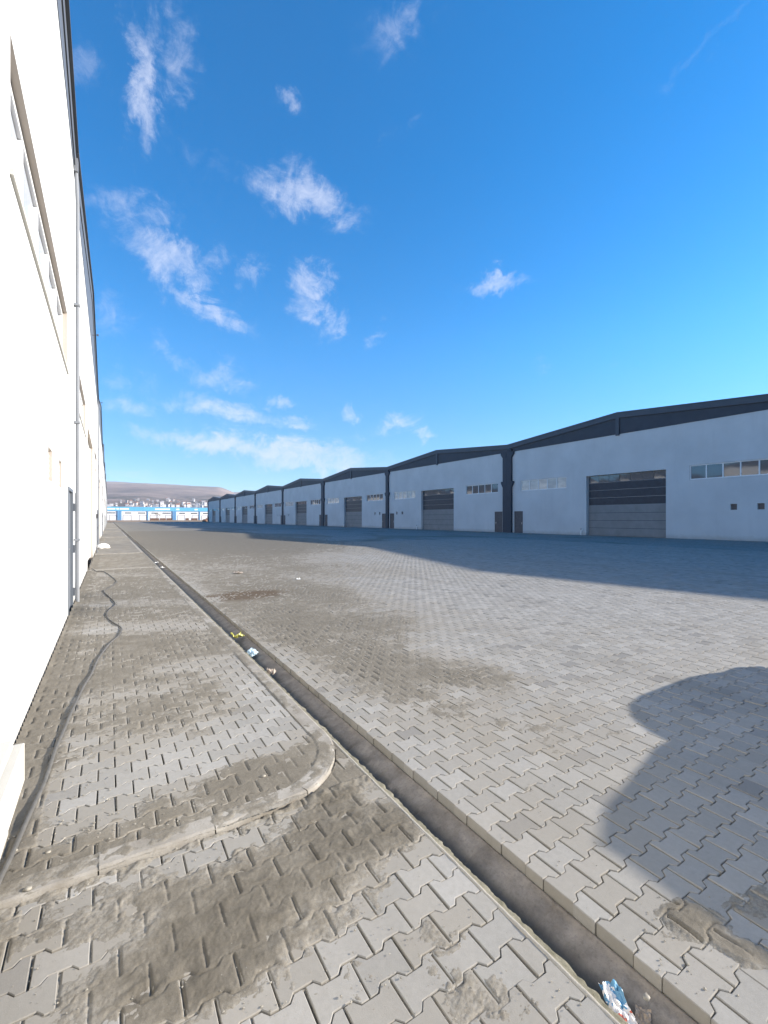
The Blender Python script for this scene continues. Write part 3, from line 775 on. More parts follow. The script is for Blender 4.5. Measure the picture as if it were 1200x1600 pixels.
    for k in (1, 2, 3): f.box(d0+.095, d1-.095, dw-.04, dw+.003, .02+k*sh-.016, .02+k*sh+.016)  # raised darker strips stand in for the shade in the section joints
    fin(f.build('groove_shade', M_NAVYD if side == 'R' else M_FRAME, gd))
    f = Fac(fx, n)
    for k in range(4, 7): f.box(d0+.03, d1-.03, dw-.045, dw-.012, .02+k*sh+.03, .02+(k+1)*sh-.03)
    fin(f.build('glazing', M_DGLASS if side == 'R' else M_WHITE, gd))
    f = Fac(fx, n)
    for j in range(7):
        u0 = d0+.1+(d1-d0-.2)*j/7+.02; u1 = d0+.1+(d1-d0-.2)*(j+1)/7-.02; f.quad((u0, dw-.012, .02+7*sh+.04), (u1, dw-.012+.004*((j*5) % 3-1), .02+7*sh+.04), (u1, dw-.012, dh-.05), (u0, dw-.014, dh-.05))
    fin(f.build('clear_pane', M_GLASS if side == 'R' else M_WHITE, gd))
    f = Fac(fx, n)
    for k in range(4, 9):
        zz = .02+k*sh; f.box(d0+.012, d1-.012, dw-.04, dw+.004, zz-.014, min(zz+.014, dh-.006))
    f.box(d0+.002, d0+.09, dw-.02, dw+.03, 0, dh-.01); f.box(d1-.09, d1-.002, dw-.02, dw+.03, 0, dh-.01)
    fin(f.build('rail', M_RAIL if side == 'R' else M_FRAME, gd))
    # strip windows of five lights
    for wi, w_ in enumerate(wins):
        d_ = -.10 if side == 'R' else -.09; fw = .07; L = w_[1]-w_[0]; z0, z1 = wz
        f = Fac(fx, n)
        f.box(w_[0]+.002, w_[1]-.002, d_-.03, d_+.03, z0+.002, z0+fw); f.box(w_[0]+.002, w_[1]-.002, d_-.03, d_+.03, z1-fw, z1-.002)
        for k in range(6):
            uc = w_[0]+.03+(L-.06)*k/5; f.box(uc-.04 if k else uc-.027, uc+.04 if k < 5 else uc+.027, d_-.028, d_+.028, z0+fw+.001, z1-fw-.001)
        win = fin(f.build('window', M_FRAME, root))
        rs = random.Random(int(y0*7)+wi*3)
        f = Fac(fx, n); fb = Fac(fx, n)
        bright = (wi == 1) if (side == 'R') else False  # these panes have the reflected wall painted in
        for k in range(5):
            u0 = w_[0]+.03+(L-.06)*k/5+.04; u1 = w_[0]+.03+(L-.06)*(k+1)/5-.04
            t1, t2 = rs.uniform(-.006, .006), rs.uniform(-.012, .012)
            tgt = fb if bright else f
            tgt.quad((u0, d_-.01+t1, z0+fw), (u1, d_-.01-t1, z0+fw), (u1, d_-.01-t1+t2, z1-fw), (u0, d_-.01+t1+t2, z1-fw))
        if f.m.v: fin(f.build('pane', M_GLASS if side == 'R' else M_FGLASS, win))
        if fb.m.v: fin(fb.build('pane', M_REFLGLASS, win))
        f = Fac(fx, n); f.box(w_[0]-.03, w_[1]+.03, -.05, .022, z0-.04, z0-.002); fin(f.build('sill', M_STONE if side == 'L' else mw, win))
    # personnel doors
    for pd in peds:
        f = Fac(fx, n); f.box(pd[0]+.004, pd[1]-.004, -.059, -.025, -.05, pd[2]-.004)
        for uu in ((pd[0]+.004, pd[0]+.06), (pd[1]-.06, pd[1]-.004)): f.box(uu[0], uu[1], -.024, .012, -.05, pd[2]-.004)
        f.box(pd[0]+.062, pd[1]-.062, -.024, .012, pd[2]-.06, pd[2]-.004)
        dr = fin(f.build('door', M_DOOR if side == 'R' else M_DOORL, root))
        if detail:
            hu = pd[1]-.16 if pd[3] > 0 else pd[0]+.16
            f = Fac(fx, n); f.box(hu-.02, hu+.02, -.025, -.012, .96, 1.18); f.box(hu-.12, hu+.02, -.012, .02, 1.09, 1.115)
            fin(f.build('handle', M_STEEL, dr))
            if side == 'L':
                hh = pd[0]+.03 if pd[3] > 0 else pd[1]-.03
                for zz in (.28, 1.05, 1.8):
                    f = Fac(fx, n); f.box(hh-.03, hh+.03, .012, .04, zz-.07, zz+.07); fin(f.build('hinge', M_GUTTER, dr))
    for v_ in vents:
        f = Fac(fx, n); f.box(v_-.19, v_+.19, -dv+.001, -dv+.02, vz[0]+.01, vz[1]-.01)
        for k in range(5):
            zz = vz[0]+.05+k*(vz[1]-vz[0]-.08)/5; f.box(v_-.15, v_+.10, -dv+.02, -dv+.05, zz, zz+.028)
        f.box(v_-.17, v_-.155, -dv+.02, -dv+.06, vz[0]+.02, vz[1]-.02)
        fin(f.build('vent', M_VENT if side == 'R' else M_WHITE, root))
    # pier or downpipe at the party line (the part of it that belongs to this unit)
    for (edge, sgn, wd) in ((a, 1, lpier), (b, -1, rpier)):
        if wd <= 0: continue
        f = Fac(fx, n)
        if side == 'R':
            u0, u1 = edge, edge+sgn*wd; lo, hi = min(u0, u1), max(u0, u1); W0 = .26
            def px_(poly): f.prism_w(poly, .006, W0)
            f.box(lo, hi, .005, W0, -.05, htop+.35)
            o2 = .30
            f.prism_w([(edge+sgn*wd, htop+.0), (edge+sgn*(wd+o2), htop+.0), (edge+sgn*(wd+o2), htop-.22), (edge+sgn*wd, htop-.62)], .007, W0-.004)
            f.prism_w([(edge+sgn*wd, 5.80), (edge+sgn*(wd+o2*.9), 5.80), (edge+sgn*(wd+o2*.9), 5.60), (edge+sgn*wd, 5.10)], .007, W0-.004)
            fin(f.build('pier', M_NAVYD, root))
        else:
            if sgn > 0: continue
            u = edge-.05
            f.m.tube([f.p(u, .06, -.02), f.p(u, .06, htop-.6), f.p(u, .03, htop+.2)], .032, 10)
            f.box(u-.07, u+.07, -.01, .07, htop-.02, htop+.22)
            for zz in (1.2, 3.4, 5.6): f.box(u-.05, u+.05, .001, .097, zz-.02, zz+.02)
            fin(smart(f.build('downpipe', M_PIPE, root)))
    tag(root, label, 'warehouse', 'warehouse units of the shaded right hand row' if side == 'R' else 'warehouse units of the sunlit left hand row')
    return root
def make_reflglass():
    m, t, p = new_mat('glass_with_painted_reflection', .12, 0, .8)
    c = mixc(t, rng(t, noise(t, .9, 4, .5, sc=(1, 1, 2)), .4, .62), (0.40, 0.37, 0.34), (0.58, 0.53, 0.47))  # cream reflection of the sunlit wall opposite, painted into the pane colour
    t.links.new(c, p.inputs['Base Color']); return m
M_REFLGLASS = make_reflglass()

RM = (M_WALLR, M_WALLR, M_NAVY, M_NAVYD); LM = (M_WALLL, M_REVEAL, M_GUTTER, M_GUTTER)
UW = 25.76; V0 = 36.0
RL = ['warehouse unit of the shaded row just out of the picture at the right',
      'nearest grey white warehouse unit at the right edge, its roof cut off by the picture',
      'second warehouse unit from the right in the shaded row, left of the thick dark double pier',
      'third warehouse unit from the right, in the middle of the shaded row',
      'fourth warehouse unit from the right in the shaded row, with two pale square vents missing',
      'fifth warehouse unit from the right in the shaded row',
      'third unit from the far end of the shaded row of warehouses',
      'last but one small looking unit at the far end of the shaded row',
      'farthest warehouse unit of the shaded row, its end beside the hills']
RL[2] = 'second warehouse unit from the right in the shaded row, left of the nearest double pier'
RL[4] = 'fourth warehouse unit from the right in the shaded row, ending at a thick pier'
THICK, THIN = .62, .36
for k in range(-1, 8):
    y1_ = V0 + k*UW; y0_ = y1_-UW
    mir = (k % 2 == 1)
    def mu(a_, b_):                                   # mirror alternate units
        return (a_, b_) if not mir else (y0_+y1_-b_, y0_+y1_-a_)
    dr = (y0_+8.85, y0_+16.0) if not mir else (y1_-16.3, y1_-9.1)
    wn = [(y0_+1.6, y0_+7.1), (y1_-7.6, y1_-1.8)]
    vs = (y0_+2.6, y0_+4.2) if not mir else (y1_-4.2, y1_-2.6)
    lp = THICK if mir else THIN; rp = THIN if mir else THICK
    if k == 4: rp = THIN
    if k == 5: lp = THIN
    peds = [(y0_+lp+.28, y0_+lp+1.48, 2.4, 1), (y1_-rp-1.48, y1_-rp-.28, 2.4, -1)]
    unit('warehouse_unit', RL[k+1], RX, -1, y0_, y1_, 9.1, 9.92, 11.0, 34.0, dr, 5.6, wn, (4.62, 5.74), peds, vs, (2.22, 2.66), lp, rp, RM, 'R', detail=(k < 4))
LLB = ['nearest sunlit white warehouse wall at the left edge with the long recessed strip window',
       'second sunlit white unit along the left wall, beyond the full height downpipe', 'third sunlit white unit along the left wall, just past the white sack',
       'fourth sunlit white unit along the left wall, seen almost edge on', 'fifth sunlit white unit along the left wall, a thin sliver', 'sixth sunlit white unit along the left wall, a thin sliver',
       'seventh sunlit white unit along the left wall, a thin sliver', 'eighth sunlit white unit along the left wall, a thin sliver', 'ninth sunlit white unit along the left wall, a thin sliver',
       'farthest sunlit white unit at the end of the left row']
LU = 20.5
for k in range(10):
    y1_ = 10.24 + LU*k; y0_ = y1_-LU
    dr = (y0_+6.3, y0_+11.8); wn = [(y0_+1.1, y0_+5.1), (y1_-6.39, y1_-1.59)]
    vs = (y1_-4.0, y1_-2.75)
    peds = [(y0_+.30, y0_+1.0, 2.10, 1), (y1_-1.45, y1_-.40, 2.12, -1)]
    unit('warehouse_unit', LLB[k], LX, 1, y0_, y1_, 8.1, 8.5, 10.25, 22.0, dr, 4.5, wn, (3.92, 4.84), peds, vs, (2.02, 2.38), 0, .1, LM, 'L', detail=(k < 3))

# white ledge on the near left wall
root = empty('wall_ledge', (LX, 2.2, 0)); off_ = Vector(root.location)
mb = MB(); mb.box(LX+.001-off_.x, LX+.135-off_.x, -1.4-off_.y, 2.87-off_.y, -.05, .268, .006); mb.build('plinth', M_STONE, root)
mb = MB(); mb.box(LX+.001-off_.x, LX+.195-off_.x, -1.4-off_.y, 2.90-off_.y, .270, .46, .005); mb.box(LX+.001-off_.x, LX+.155-off_.x, -1.4-off_.y, 2.86-off_.y, .461, .50, .004)
mb.build('coping', M_STONE, root)
tag(root, 'stepped white stone ledge projecting from the foot of the left wall', 'ledge')

# sensor arms on the left eave
for k, (yy, zz) in enumerate(((20.8, 8.75), (33.5, 8.9))):
    root = empty('eave_bracket', (LX, yy, zz)); mb = MB()
    mb.tube([(.0, 0, -.02), (.20, 0, .03)], .012, 6); mb.build('arm', M_DARK if k == 2 else M_GUTTER, root)
    mb = MB(); mb.box(.17, .22, -.04, .04, -.01, .05, .005); mb.build('head', M_DARK if k == 2 else M_GUTTER, root)
    tag(root, ['small grey bracket sticking out of the left eave, the middle one in height', 'small grey bracket on the left eave farthest down the row', 'small black bracket at the first valley of the left eave'][k], 'bracket', 'small brackets on the left eave')

# standpipe and sack by the left wall
x_, y_, _ = G(151.5, 864, WALK); root = empty('standpipe', (LX+.10, y_, WALK if y_ < 16 else 0))
mb = MB(); mb.tube([(0, 0, -.05), (0, 0, 1.72)], .022, 8); mb.build('pipe', M_GUTTER, root)
mb = MB(); mb.tube([(0, 0, 1.6), (0, 0, 1.8)], .035, 8); mb.build('cap', M_DARK, root)
tag(root, 'thin upright grey pipe standing against the left wall beside the white sack', 'pipe')

def blob_mesh(name, mat, c, r, seed, parent=None, sub=3, rough=.25, fr=3.0):
    import bmesh
    bm = bmesh.new(); bmesh.ops.create_icosphere(bm, subdivisions=sub, radius=1.0)
    co_ = np.array([v.co[:] for v in bm.verts])
    d = fbm(co_[:, 0]*fr+seed, co_[:, 1]*fr+co_[:, 2]*2.1, 1.0, 4, seed)
    co_ = co_*(1+rough*d[:, None]*2)*np.array(r)
    co_[:, 2] = np.maximum(co_[:, 2], -r[2]*.55)
    for v, q_ in zip(bm.verts, co_): v.co = q_
    me = bpy.data.meshes.new(name); bm.to_mesh(me); bm.free()
    for p_ in me.polygons: p_.use_smooth = True
    me.materials.append(mat); o = bpy.data.objects.new(name, me); COL.objects.link(o); o.location = c
    if parent: o.parent = parent
    return o
M_SACK = simple('white_woven_sack', (0.72, 0.70, 0.66), .8, 0, .2, .08, 12, .4)
sx, sy_, _ = G(161, 857, WALK)
root = empty('sack', (sx+.0, sy_, 0)); root.rotation_euler.z = R(20)
blob_mesh('bag', M_SACK, (0, 0, .12), (.30, .20, .17), 3, root); mbn = blob_mesh('knot', M_SACK, (-.33, .02, .14), (.07, .06, .09), 5, root)
tag(root, 'white sack lying on the pavement against the left wall', 'sack')

# water valves by the right hand doors
for k, (yy, lb) in enumerate(((26.7, 'small white pipe stub with dark tap beside the nearest big shutter'),
                              (53.6, 'small white pipe stub at the foot of the wall left of the second big shutter'),
                              (77.5, 'small white pipe stub at the foot of the wall by the third big shutter'))):
    root = empty('pipe_stub', (RX-.14, yy, 0)); mb = MB()
    mb.tube([(0, 0, -.02), (0, 0, .42), (0, -.08, .50), (0, -.2, .50)], .055, 10); smart(mb.build('pipe', M_WHITE, root))
    mb = MB(); mb.tube([(0, 0, .5), (0, 0, .62)], .03, 8); mb.box(-.06, .06, -.02, .02, .60, .63); mb.build('valve', M_DARK, root)
    tag(root, lb, 'pipe stub', 'pipe stubs by the big doors')

# ------------------------------------------------------------------ hose on the pavement
hp = [(-6,1392),(0,1375),(18,1338),(45,1278),(70,1222),(88,1170),(105,1130),(125,1085),(142,1055),(155,1028),(172,1006),(187,992),(189,981),(176,973),(167,964),(169,955),(180,946),(176,938),(168,931),(162,924),(168,920),(176,915),(182,909),(175,902),(163,894),(151,893),(143,888)]
pts = [Vector(G(a_, b_, WALK)) for a_, b_ in hp]
def catmull(P_, n_):
    o_ = []
    for i in range(len(P_)-1):
        p0, p1, p2, p3 = P_[max(i-1, 0)], P_[i], P_[i+1], P_[min(i+2, len(P_)-1)]
        for k in range(n_):
            t_ = k/n_; o_.append(.5*((2*p1)+(p2-p0)*t_+(2*p0-5*p1+4*p2-p3)*t_*t_+(3*p1-p0-3*p2+p3)*t_**3))
    o_.append(P_[-1]); return o_
pts = catmull(pts, 7)
pts = [Vector((max(p_.x, LX+.04), p_.y, WALK + .008 + .003*math.sin(p_.y*9))) for p_ in pts]
mb = MB(); mb.tube(pts, [.0115 if p_.y < 6.5 else .009 for p_ in pts], 10)
M_HOSE = simple('dusty_grey_hose', (0.10, 0.097, 0.09), .75, 0, .3, .2, 20)
o = smart(mb.build('hose', M_HOSE)); tag(o, 'dusty grey hose snaking along the left pavement close to the wall', 'hose')

# ------------------------------------------------------------------ litter
def crumple(name, mat, loc, size, seed, amp=.3, rot=0, tilt=(0, 0), nn=16, parent=None):
    u = np.linspace(-.5, .5, nn); U, Vv = np.meshgrid(u, u)
    ed = 1 + .25*fbm(U*4+seed, Vv*4, 1, 3, seed)
    Xc = U*size[0]*ed; Yc = Vv*size[1]*ed; s_ = min(size)
    Zc = s_*amp*(np.abs(fbm(U*2.2+seed*1.7, Vv*2.2, 1, 2, seed+3))*2.0 - .15 + .8*(U*U+Vv*Vv))
    P3 = np.stack([Xc, Yc, Zc], -1).reshape(-1, 3); i_ = (np.arange(nn-1)[:, None]*nn+np.arange(nn-1)[None]).ravel()
    o = fast_mesh(name, P3, np.stack([i_, i_+1, i_+1+nn, i_+nn], 1), mat, parent=parent)
    o.location = loc; o.rotation_euler = (tilt[0], tilt[1], rot)
    md = o.modifiers.new('s', 'SOLIDIFY'); md.thickness = .0012
    return o
def printed(name):
    m, t, p = new_mat(name, .35, 0, .5)
    v = NN(t, 'ShaderNodeTexVoronoi'); v.inputs['Scale'].default_value = 24
    tcn = NN(t, 'ShaderNodeTexCoord'); t.links.new(tcn.outputs['Object'], v.inputs['Vector'])
    sp = NN(t, 'ShaderNodeSeparateXYZ'); t.links.new(tcn.outputs['Object'], sp.inputs[0])
    c = mixc(t, mth(t, 'GREATER_THAN', noise(t, 22, 3), .53), (0.66, 0.63, 0.60), (0.10, 0.25, 0.38))
    c = mixc(t, mth(t, 'MULTIPLY', mth(t, 'LESS_THAN', sp.outputs[0], -.025), mth(t, 'GREATER_THAN', noise(t, 30, 2), .47)), c, (0.55, 0.13, 0.08))
    t.links.new(c, p.inputs['Base Color']); return m
x_, y_, _ = G(938, 1541, -.01)
tag(crumple('snack_wrapper', printed('printed_foil'), (1.475, y_-.04, -.055), (.115, .065), 3, .22, R(65), (R(-6), R(-14))),
    'crumpled white, blue and red wrapper lying in the nearest part of the drain channel', 'wrapper')
M_LEAF = simple('dull_brown_paper', (0.30, 0.24, 0.18), .8, 0, .2, .3, 30)
tag(crumple('crumpled_paper', M_LEAF, (1.525, y_-.10, -.072), (.06, .045), 9, .25, R(30)), 'brown crumpled paper beside the printed wrapper in the channel', 'paper')
M_YEL = simple('yellow_wrapper_film', (0.42, 0.40, 0.08), .4, 0, .5, .35, 14)
x_, y_, _ = G(369, 997, -.04)
tag(crumple('plastic_wrapper', M_YEL, (x_+.02, y_, -.03), (.15, .12), 5, .4, R(15)), 'yellow green wrapper in the drain channel, above the pale blue one', 'wrapper')
M_BLU = simple('pale_blue_film', (0.45, 0.60, 0.70), .35, 0, .5, .15, 14)
x_, y_, _ = G(393, 1019, -.02)
blob_ = blob_mesh('plastic_bag', M_BLU, (x_, y_, -.03), (.055, .075, .045), 8, None, 4, .45, 2.4)
tag(blob_, 'pale blue plastic bag crumpled in the drain channel beside the kerb', 'plastic bag')
M_TAN = simple('pale_tan_paper', (0.46, 0.39, 0.33), .8, 0, .2, .2, 30)
x_, y_, _ = G(424, 1052, -.05)
tag(crumple('paper_scrap', M_TAN, (x_, y_, -.055), (.10, .08), 12, .8, R(60)), 'tan scrap of crumpled paper in the drain channel nearest below the blue bag', 'paper')
for k, (a_, b_, lb) in enumerate(((243, 878, 'white scrap of paper in the channel, the farther of the two'), (249, 886, 'white scrap of paper in the channel, the nearer of the two'),
                                  (466, 906, 'lone white scrap of paper on the open yard paving'), (372, 896, 'flat tan scrap of card on the dusty yard paving'))):
    x_, y_, _ = G(a_, b_)
    zz = -.03 if k < 2 else .012
    if k < 2: x_ = 1.5
    tag(crumple('paper_scrap', M_TAN if k == 3 else M_WHITE, (x_, y_, zz), (.13, .10) if k < 3 else (.26, .13), 20+k, .3, R(40*k)), lb, 'paper')
# concrete chips along the foot of the kerb
for k, (a_, b_, s_) in enumerate(((43,1391,.012),(412,1214,.011),(492,1181,.010),(24,1330,.008),(75,1333,.009),(1010,1560,.010))):
    x_, y_, z_ = G(a_, b_, WALK if b_ < 1400 and a_ < 490 else 0)
    o = blob_mesh('stone', M_PEB, (x_, y_, z_+s_*.5), (s_*1.3, s_, s_*.7), 30+k, None, 2, .3)
    tag(o, ['small pale stone on the pavement corner near the kerb foot, lower left', 'small pale stone on the pavement beside the dark sand patch', 'small pale stone at the rounded kerb corner',
            'small pale stone by the hose near the left edge', 'small pale stone just right of the hose', 'small pale stone near the wrapper, beside the channel'][k], 'stone', 'loose stones on the paving')

# ------------------------------------------------------------------ car parked out of the picture (throws the shade at the right)
def car():
    root = empty('parked_car', (6.86, -1.06, 0))
    W2 = .92
    def loft(rows, name, mat, parent, close=True):
        V_ = []; F_ = []; nseg = len(rows[0][1])
        for (yy, sec) in rows: V_ += [(sx_, yy, sz) for (sx_, sz) in sec]
        for i in range(len(rows)-1):
            for j in range(nseg):
                a_ = i*nseg+j; b_ = i*nseg+(j+1) % nseg; F_.append((a_, b_, b_+nseg, a_+nseg))
        F_.append(tuple(range(nseg))); F_.append(tuple(range(len(rows)*nseg-1, (len(rows)-1)*nseg-1, -1)))
        o = link_mesh(name, V_, F_, mat, parent); return smart(o, 40)
    def sec(w, zb, zt, r=.12):
        pts_ = []
        for (sx_, sz, a0) in ((1, -1, -90), (1, 1, 0), (-1, 1, 90), (-1, -1, 180)):
            for t_ in range(4):
                a_ = R(a0+30*t_); pts_.append(((w-r)*sx_ + r*math.cos(a_), (zt-r if sz > 0 else zb+r) + r*math.sin(a_)))
        return pts_
    M_CAR = simple('grey_car_paint', (0.25, 0.26, 0.28), .3, .3, .6, .02, 2)
    loft([(-2.20, sec(.72, .50, .80)), (-2.12, sec(.84, .34, .98)), (-1.6, sec(W2, .28, 1.05)), (.9, sec(W2, .26, 1.04)), (1.45, sec(W2, .28, 1.01)), (1.72, sec(.90, .28, 1.01, .16)), (1.95, sec(.85, .29, .99, .2)), (2.13, sec(.77, .30, .95, .2)), (2.26, sec(.66, .34, .89, .2)), (2.35, sec(.50, .42, .79, .15))], 'body', M_CAR, root)
    loft([(-2.05, sec(.76, .98, 1.10, .05)), (-1.55, sec(.78, .98, 1.50, .08)), (-1.0, sec(.79, .98, 1.59, .08)), (.56, sec(.78, .98, 1.57, .10)), (.80, sec(.78, .98, 1.48, .10)), (1.45, sec(.78, .98, 1.10, .05))], 'cabin', M_GLASS, root)
    for sx_ in (-1, 1):
        for yy in (-1.42, 1.42):
            mb = MB(); mb.tube([(sx_*.93, yy, .33), (sx_*.70, yy, .33)], .33, 20); w_ = smart(mb.build('wheel', M_DARK, root))
            mb = MB(); mb.tube([(sx_*.94, yy, .33), (sx_*.90, yy, .33)], .20, 14); mb.build('rim', M_STEEL, w_)
        mb = MB(); mb.box(sx_*.90, sx_*1.06, .82, .94, .98, 1.12, .02); mb.build('mirror', M_CAR, root)
        mb = MB(); mb.box(sx_*.50, sx_*.78, 2.20, 2.335, .62, .74, .01); mb.build('headlight', M_FGLASS, root)
    tag(root, 'grey car parked just out of the picture at the right, throwing the rounded shade', 'car')
car()

# ------------------------------------------------------------------ blue and white halls beyond the yard
M_HW = make_plaster('hall_white_wall', (0.74, 0.74, 0.74), .05)
M_BLUE = simple('sky_blue_cladding', (0.13, 0.42, 0.68), .5, 0, .3, .08, .2)
M_BLUD = simple('dull_blue_pillar', (0.12, 0.27, 0.46), .5, 0, .3, .08, .2)
M_BRN = simple('brown_opening', (0.16, 0.09, 0.06), .9, 0, .1, .3, .5)
M_WSIGN = simple('white_sign_panel', (0.72, 0.80, 0.85), .6, 0, .2, .05, .5)
HALL = ['blue and white hall at the left, behind the end of the white wall', 'blue and white hall in the middle, with a wide blue pillar at each end', 'blue and white hall partly hidden by the end of the shaded row', 'blue and white hall hidden behind the shaded warehouses']
for k in range(4):
    x0 = 5.8 - 31.75 + 31.75*k; x1 = x0+31.7; Yh = 330.0; z0 = .25
    root = empty('industrial_hall', (x0, Yh, z0))
    def HB(name, mat, boxes, parent=root):
        mb = MB()
        for bx_ in boxes: mb.box(*bx_)
        return mb.build(name, mat, parent)
    HB('wall', M_HW, [(0, 31.7, 0, 30, -.5, 6.15)])
    HB('blue_band', M_BLUE, [(0, 31.7, -.35, 30, 6.16, 8.7)])
    HB('roof', M_ROOF, [(.3, 31.4, .3, 29.7, 8.71, 8.9)])
    HB('pillar', M_BLUD, [(-.0, 1.1, -.4, -.01, -.5, 6.15), (30.6, 31.7, -.4, -.01, -.5, 6.15)])
    HB('narrow_pillar', M_BLUD, [(15.6, 16.2, -.3, -.01, -.5, 6.15)])
    for (a_, b_) in ((3.0, 6.6), (10.2, 14.4), (18.0, 22.0), (24.5, 29.5)):
        w_ = HB('window', M_GLASS, [(a_, b_, -.05, -.005, 4.5, 5.15)])
    for (a_, b_) in ((1.9, 6.6), (11.0, 15.2), (17.2, 21.0), (26.2, 30.2)):
        d_ = HB('door_frame', M_VENT, [(a_, a_+.15, -.1, -.006, -.3, 3.4), (b_-.15, b_, -.1, -.006, -.3, 3.4), (a_+.151, b_-.151, -.1, -.006, 3.25, 3.4)])
    lows = {1: [(17.3, 22.5), (23.0, 26.6), (27.0, 30.3)], 2: [(7.0, 9.0), (10.5, 14.5), (20, 24)]}.get(k, [(8, 10)])
    for (a_, b_) in lows: HB('opening', M_BRN, [(a_, b_, -.12, -.105, .1, 1.5)])
    if k in (0, 1, 2):
        spans = {0: [(24.0, 29.5), (30.0, 31.6)], 1: [(.1, 5.2), (20.0, 29.0)], 2: [(1.0, 3.0), (12.5, 14.5)]}[k]
        for (a_, b_) in spans: HB('sign_panel', M_WSIGN, [(a_, b_, -.40, -.355, 6.9, 7.9)])
    tag(root, HALL[k], 'hall', 'blue and white halls beyond the yard')

# bare bushy tree and heap in front of the halls
def small_tree(loc, hgt, label, seed):
    g_ = random.Random(seed); root = empty('bare_tree', loc); mb = MB(); lf = MB()
    def br(p, d, ln, r, lev):
        q_ = p + d*ln; mb.tube([p, p.lerp(q_, .5)+Vector((g_.uniform(-.1, .1), g_.uniform(-.1, .1), 0))*ln*.3, q_], [r, r*.8, r*.6], 5)
        if lev == 0:
            for _ in range(10):
                c = q_ + Vector((g_.gauss(0, .3), g_.gauss(0, .3), g_.gauss(0, .25))); s_ = g_.uniform(.06, .15)
                lf.poly([c+Vector((g_.uniform(-s_, s_), g_.uniform(-s_, s_), g_.uniform(-s_, s_))) for _ in range(3)])
            return
        for _ in range(3 if lev > 1 else 4):
            nd = (d + Vector((g_.uniform(-.9, .9), g_.uniform(-.9, .9), g_.uniform(-.1, .5)))).normalized(); br(q_, nd, ln*g_.uniform(.55, .75), r*.6, lev-1)
    br(Vector((0, 0, -.2)), Vector((.05, 0, 1)), hgt*.38, hgt*.03, 3)
    mb.build('trunk', simple('bark', (0.17, 0.13, 0.10), .9), root); lf.build('crown', simple('dry_leaves', (0.26, 0.20, 0.10), .9, var=.4), root)
    tag(root, label, 'tree')
zt = 262.0; rx_ = (246-600)/F*zt; small_tree((rx_*CY+zt*SY, zt*CY-rx_*SY, .2), 5.2, 'small bare tree in front of the blue and white hall', 4)
zt = 215.0; rx_ = (320-600)/F*zt
o = blob_mesh('earth_heap', M_BRN, (rx_*CY+zt*SY, zt*CY-rx_*SY, .25), (1.1, 1.0, 1.0), 4, None, 3, .3)
tag(o, 'dark brown heap of earth at the far corner of the shaded row', 'earth heap')

# ------------------------------------------------------------------ hills and town
az = np.linspace(R(-35), R(75), 260); rd = np.concatenate([np.linspace(800, 2600, 60), [2700, 2900, 2990, 3000]])
AZ, RD = np.meshgrid(az, rd)
ridge = np.interp(np.degrees(AZ), [-35, 0, 2, 7, 11.5, 12.6, 13.6, 16, 25, 75], [150, 184, 182, 178, 171, 150, 125, 95, 70, 60])
prf = np.clip((RD-800)/1750, 0, 1)**.85
HZ = ridge*prf - np.clip((RD-2600)/400, 0, 1)*30
HZ = HZ + (fbm(AZ*2500, RD, 420, 6, 7, .6)*26*prf)*np.clip((2700-RD)/600, .12, 1)
HX = RD*np.sin(AZ)*1.0; HY = RD*np.cos(AZ)
ii = (np.arange(len(rd)-1)[:, None]*len(az)+np.arange(len(az)-1)[None]).ravel()
tag(fast_mesh('hills', np.stack([HX, HY, HZ-3], -1).reshape(-1, 3), np.stack([ii, ii+1, ii+1+len(az), ii+len(az)], 1), M_HILL, smooth=True), kind='structure')
az2 = np.linspace(R(5), R(80), 120); rd2 = np.array([3000, 3300, 3600, 3800, 4200]); A2, R2_ = np.meshgrid(az2, rd2)
h2 = np.array([0, .5, .9, 1, .8])[:, None]*(np.interp(np.degrees(A2), [5, 12, 14, 17, 30, 80], [190, 205, 212, 205, 160, 130]) + fbm(A2*3600, R2_, 400, 5, 17)*12)
ii = (np.arange(4)[:, None]*120+np.arange(119)[None]).ravel()
tag(fast_mesh('far_ridge', np.stack([R2_*np.sin(A2), R2_*np.cos(A2), h2], -1).reshape(-1, 3), np.stack([ii, ii+1, ii+121, ii+120], 1), M_HILL, smooth=True), kind='structure')
def hill_h(a_, r_):
    i = int(np.clip(np.searchsorted(az, a_), 1, len(az)-1)); j = int(np.clip(np.searchsorted(rd, r_), 1, len(rd)-1)); return float(HZ[j, i])-3
M_TOWN = [simple('pale_town_wall', (0.66, 0.63, 0.60), .8, var=.1, scale=.1), simple('pinkish_town_wall', (0.50, 0.42, 0.38), .8, var=.1, scale=.1), simple('grey_town_wall', (0.36, 0.34, 0.34), .8, var=.1, scale=.1)]
M_TROOF = simple('town_tile_roof', (0.28, 0.14, 0.10), .8, var=.2, scale=.1)
g = random.Random(3)
TOWN = [(a_+g.uniform(-1.5, 1.5), b_) for a_, b_ in ((171,791),(174,790),(181,791),(198,790),(204,791),(208,788),(214,787),(221,789),(224,789),(234,791),(240,790),(247,788),(250,789),(256,790),(262,790),
        (271,791),(277,790),(286,786),(289,790),(293,786),(294,791),(297,787),(303,791),(306,790),(310,788),(316,790),(317,787),(321,786))] + \
       [(g.uniform(168, 322), g.uniform(778, 789)) for _ in range(42)]
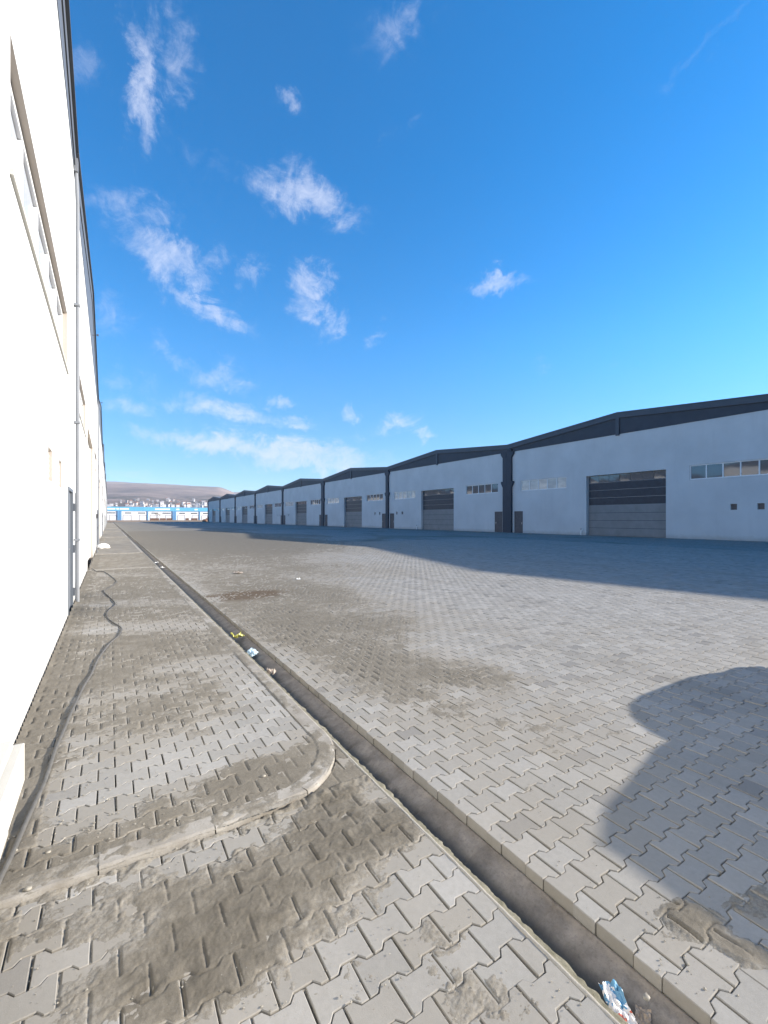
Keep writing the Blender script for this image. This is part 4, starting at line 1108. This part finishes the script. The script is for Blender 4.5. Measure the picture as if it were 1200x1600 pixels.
for k, (a_, b_) in enumerate(TOWN):
    pz = (a_-600)/F; d = Vector((pz*CY+SY, -pz*SY+CY, 0)); el = (810-b_)/F
    azm = math.atan2(d.x, d.y); best = None
    for r_ in np.linspace(850, 2300, 60):
        zz = hill_h(azm, r_); e_ = (zz-H)/(r_/d.length)
        if e_ >= el-.004: best = (r_, zz); break
    if best is None: continue
    r_, zz = best; s_ = r_/1000
    big = k < 28
    w_, dp, hh = (g.uniform(4, 7)*s_, g.uniform(4, 6)*s_, g.uniform(3.5, 7)*s_) if big else (g.uniform(2.5, 5)*s_, 3.5*s_, g.uniform(2, 3.2)*s_)
    root = empty('town_house', (r_*math.sin(azm), r_*math.cos(azm), zz-1)); root.rotation_euler.z = -azm + g.uniform(-.5, .5)
    wm = MB(); wm.box(-w_/2, w_/2, -dp/2, dp/2, -3, hh)
    wm.build('wall', M_TOWN[0] if big or g.random() < .35 else M_TOWN[g.randint(1, 2)], root)
    rm_ = MB()
    if g.random() < .45: rm_.prism([(-dp/2-.4, hh+.01), (dp/2+.4, hh+.01), (0, hh+2.2)], 'x', -w_/2-.4, w_/2+.4)
    else: rm_.box(-w_/2-.3, w_/2+.3, -dp/2-.3, dp/2+.3, hh+.01, hh+.6)
    rm_.build('roof', M_TROOF if g.random() < .35 else M_TOWN[2], root)
    wn_ = MB()
    for i in range(3):
        for j in range(max(1, int(hh/3.2))): wn_.box(-w_/2+w_*(i+.5)/3-.4, -w_/2+w_*(i+.5)/3+.4, -dp/2-.05, -dp/2-.005, .6+j*3, 1.9+j*3)
    wn_.build('window', M_GLASS, root)
    tag(root, 'small pale apartment block of the town at the foot of the hills' if big else 'tiny house scattered on the lower slope of the hills', 'house', 'town houses on the hillside' if big else 'scattered houses on the slope')

# ------------------------------------------------------------------ the air between here and the hills
m = bpy.data.materials.new('air'); m.use_nodes = True; t = m.node_tree
for n_ in list(t.nodes):
    if n_.type != 'OUTPUT_MATERIAL': t.nodes.remove(n_)
o_ = [n_ for n_ in t.nodes if n_.type == 'OUTPUT_MATERIAL'][0]
pv = NN(t, 'ShaderNodeVolumePrincipled'); pv.inputs['Density'].default_value = HAZE
pv.inputs['Color'].default_value = (.80, .86, .95, 1); pv.inputs['Anisotropy'].default_value = 0.0
t.links.new(pv.outputs[0], o_.inputs['Volume'])
mb = MB(); mb.box(-6500, 6500, -6500, 6500, -1.3, HZT)
tag(mb.build('haze', m), kind='stuff')
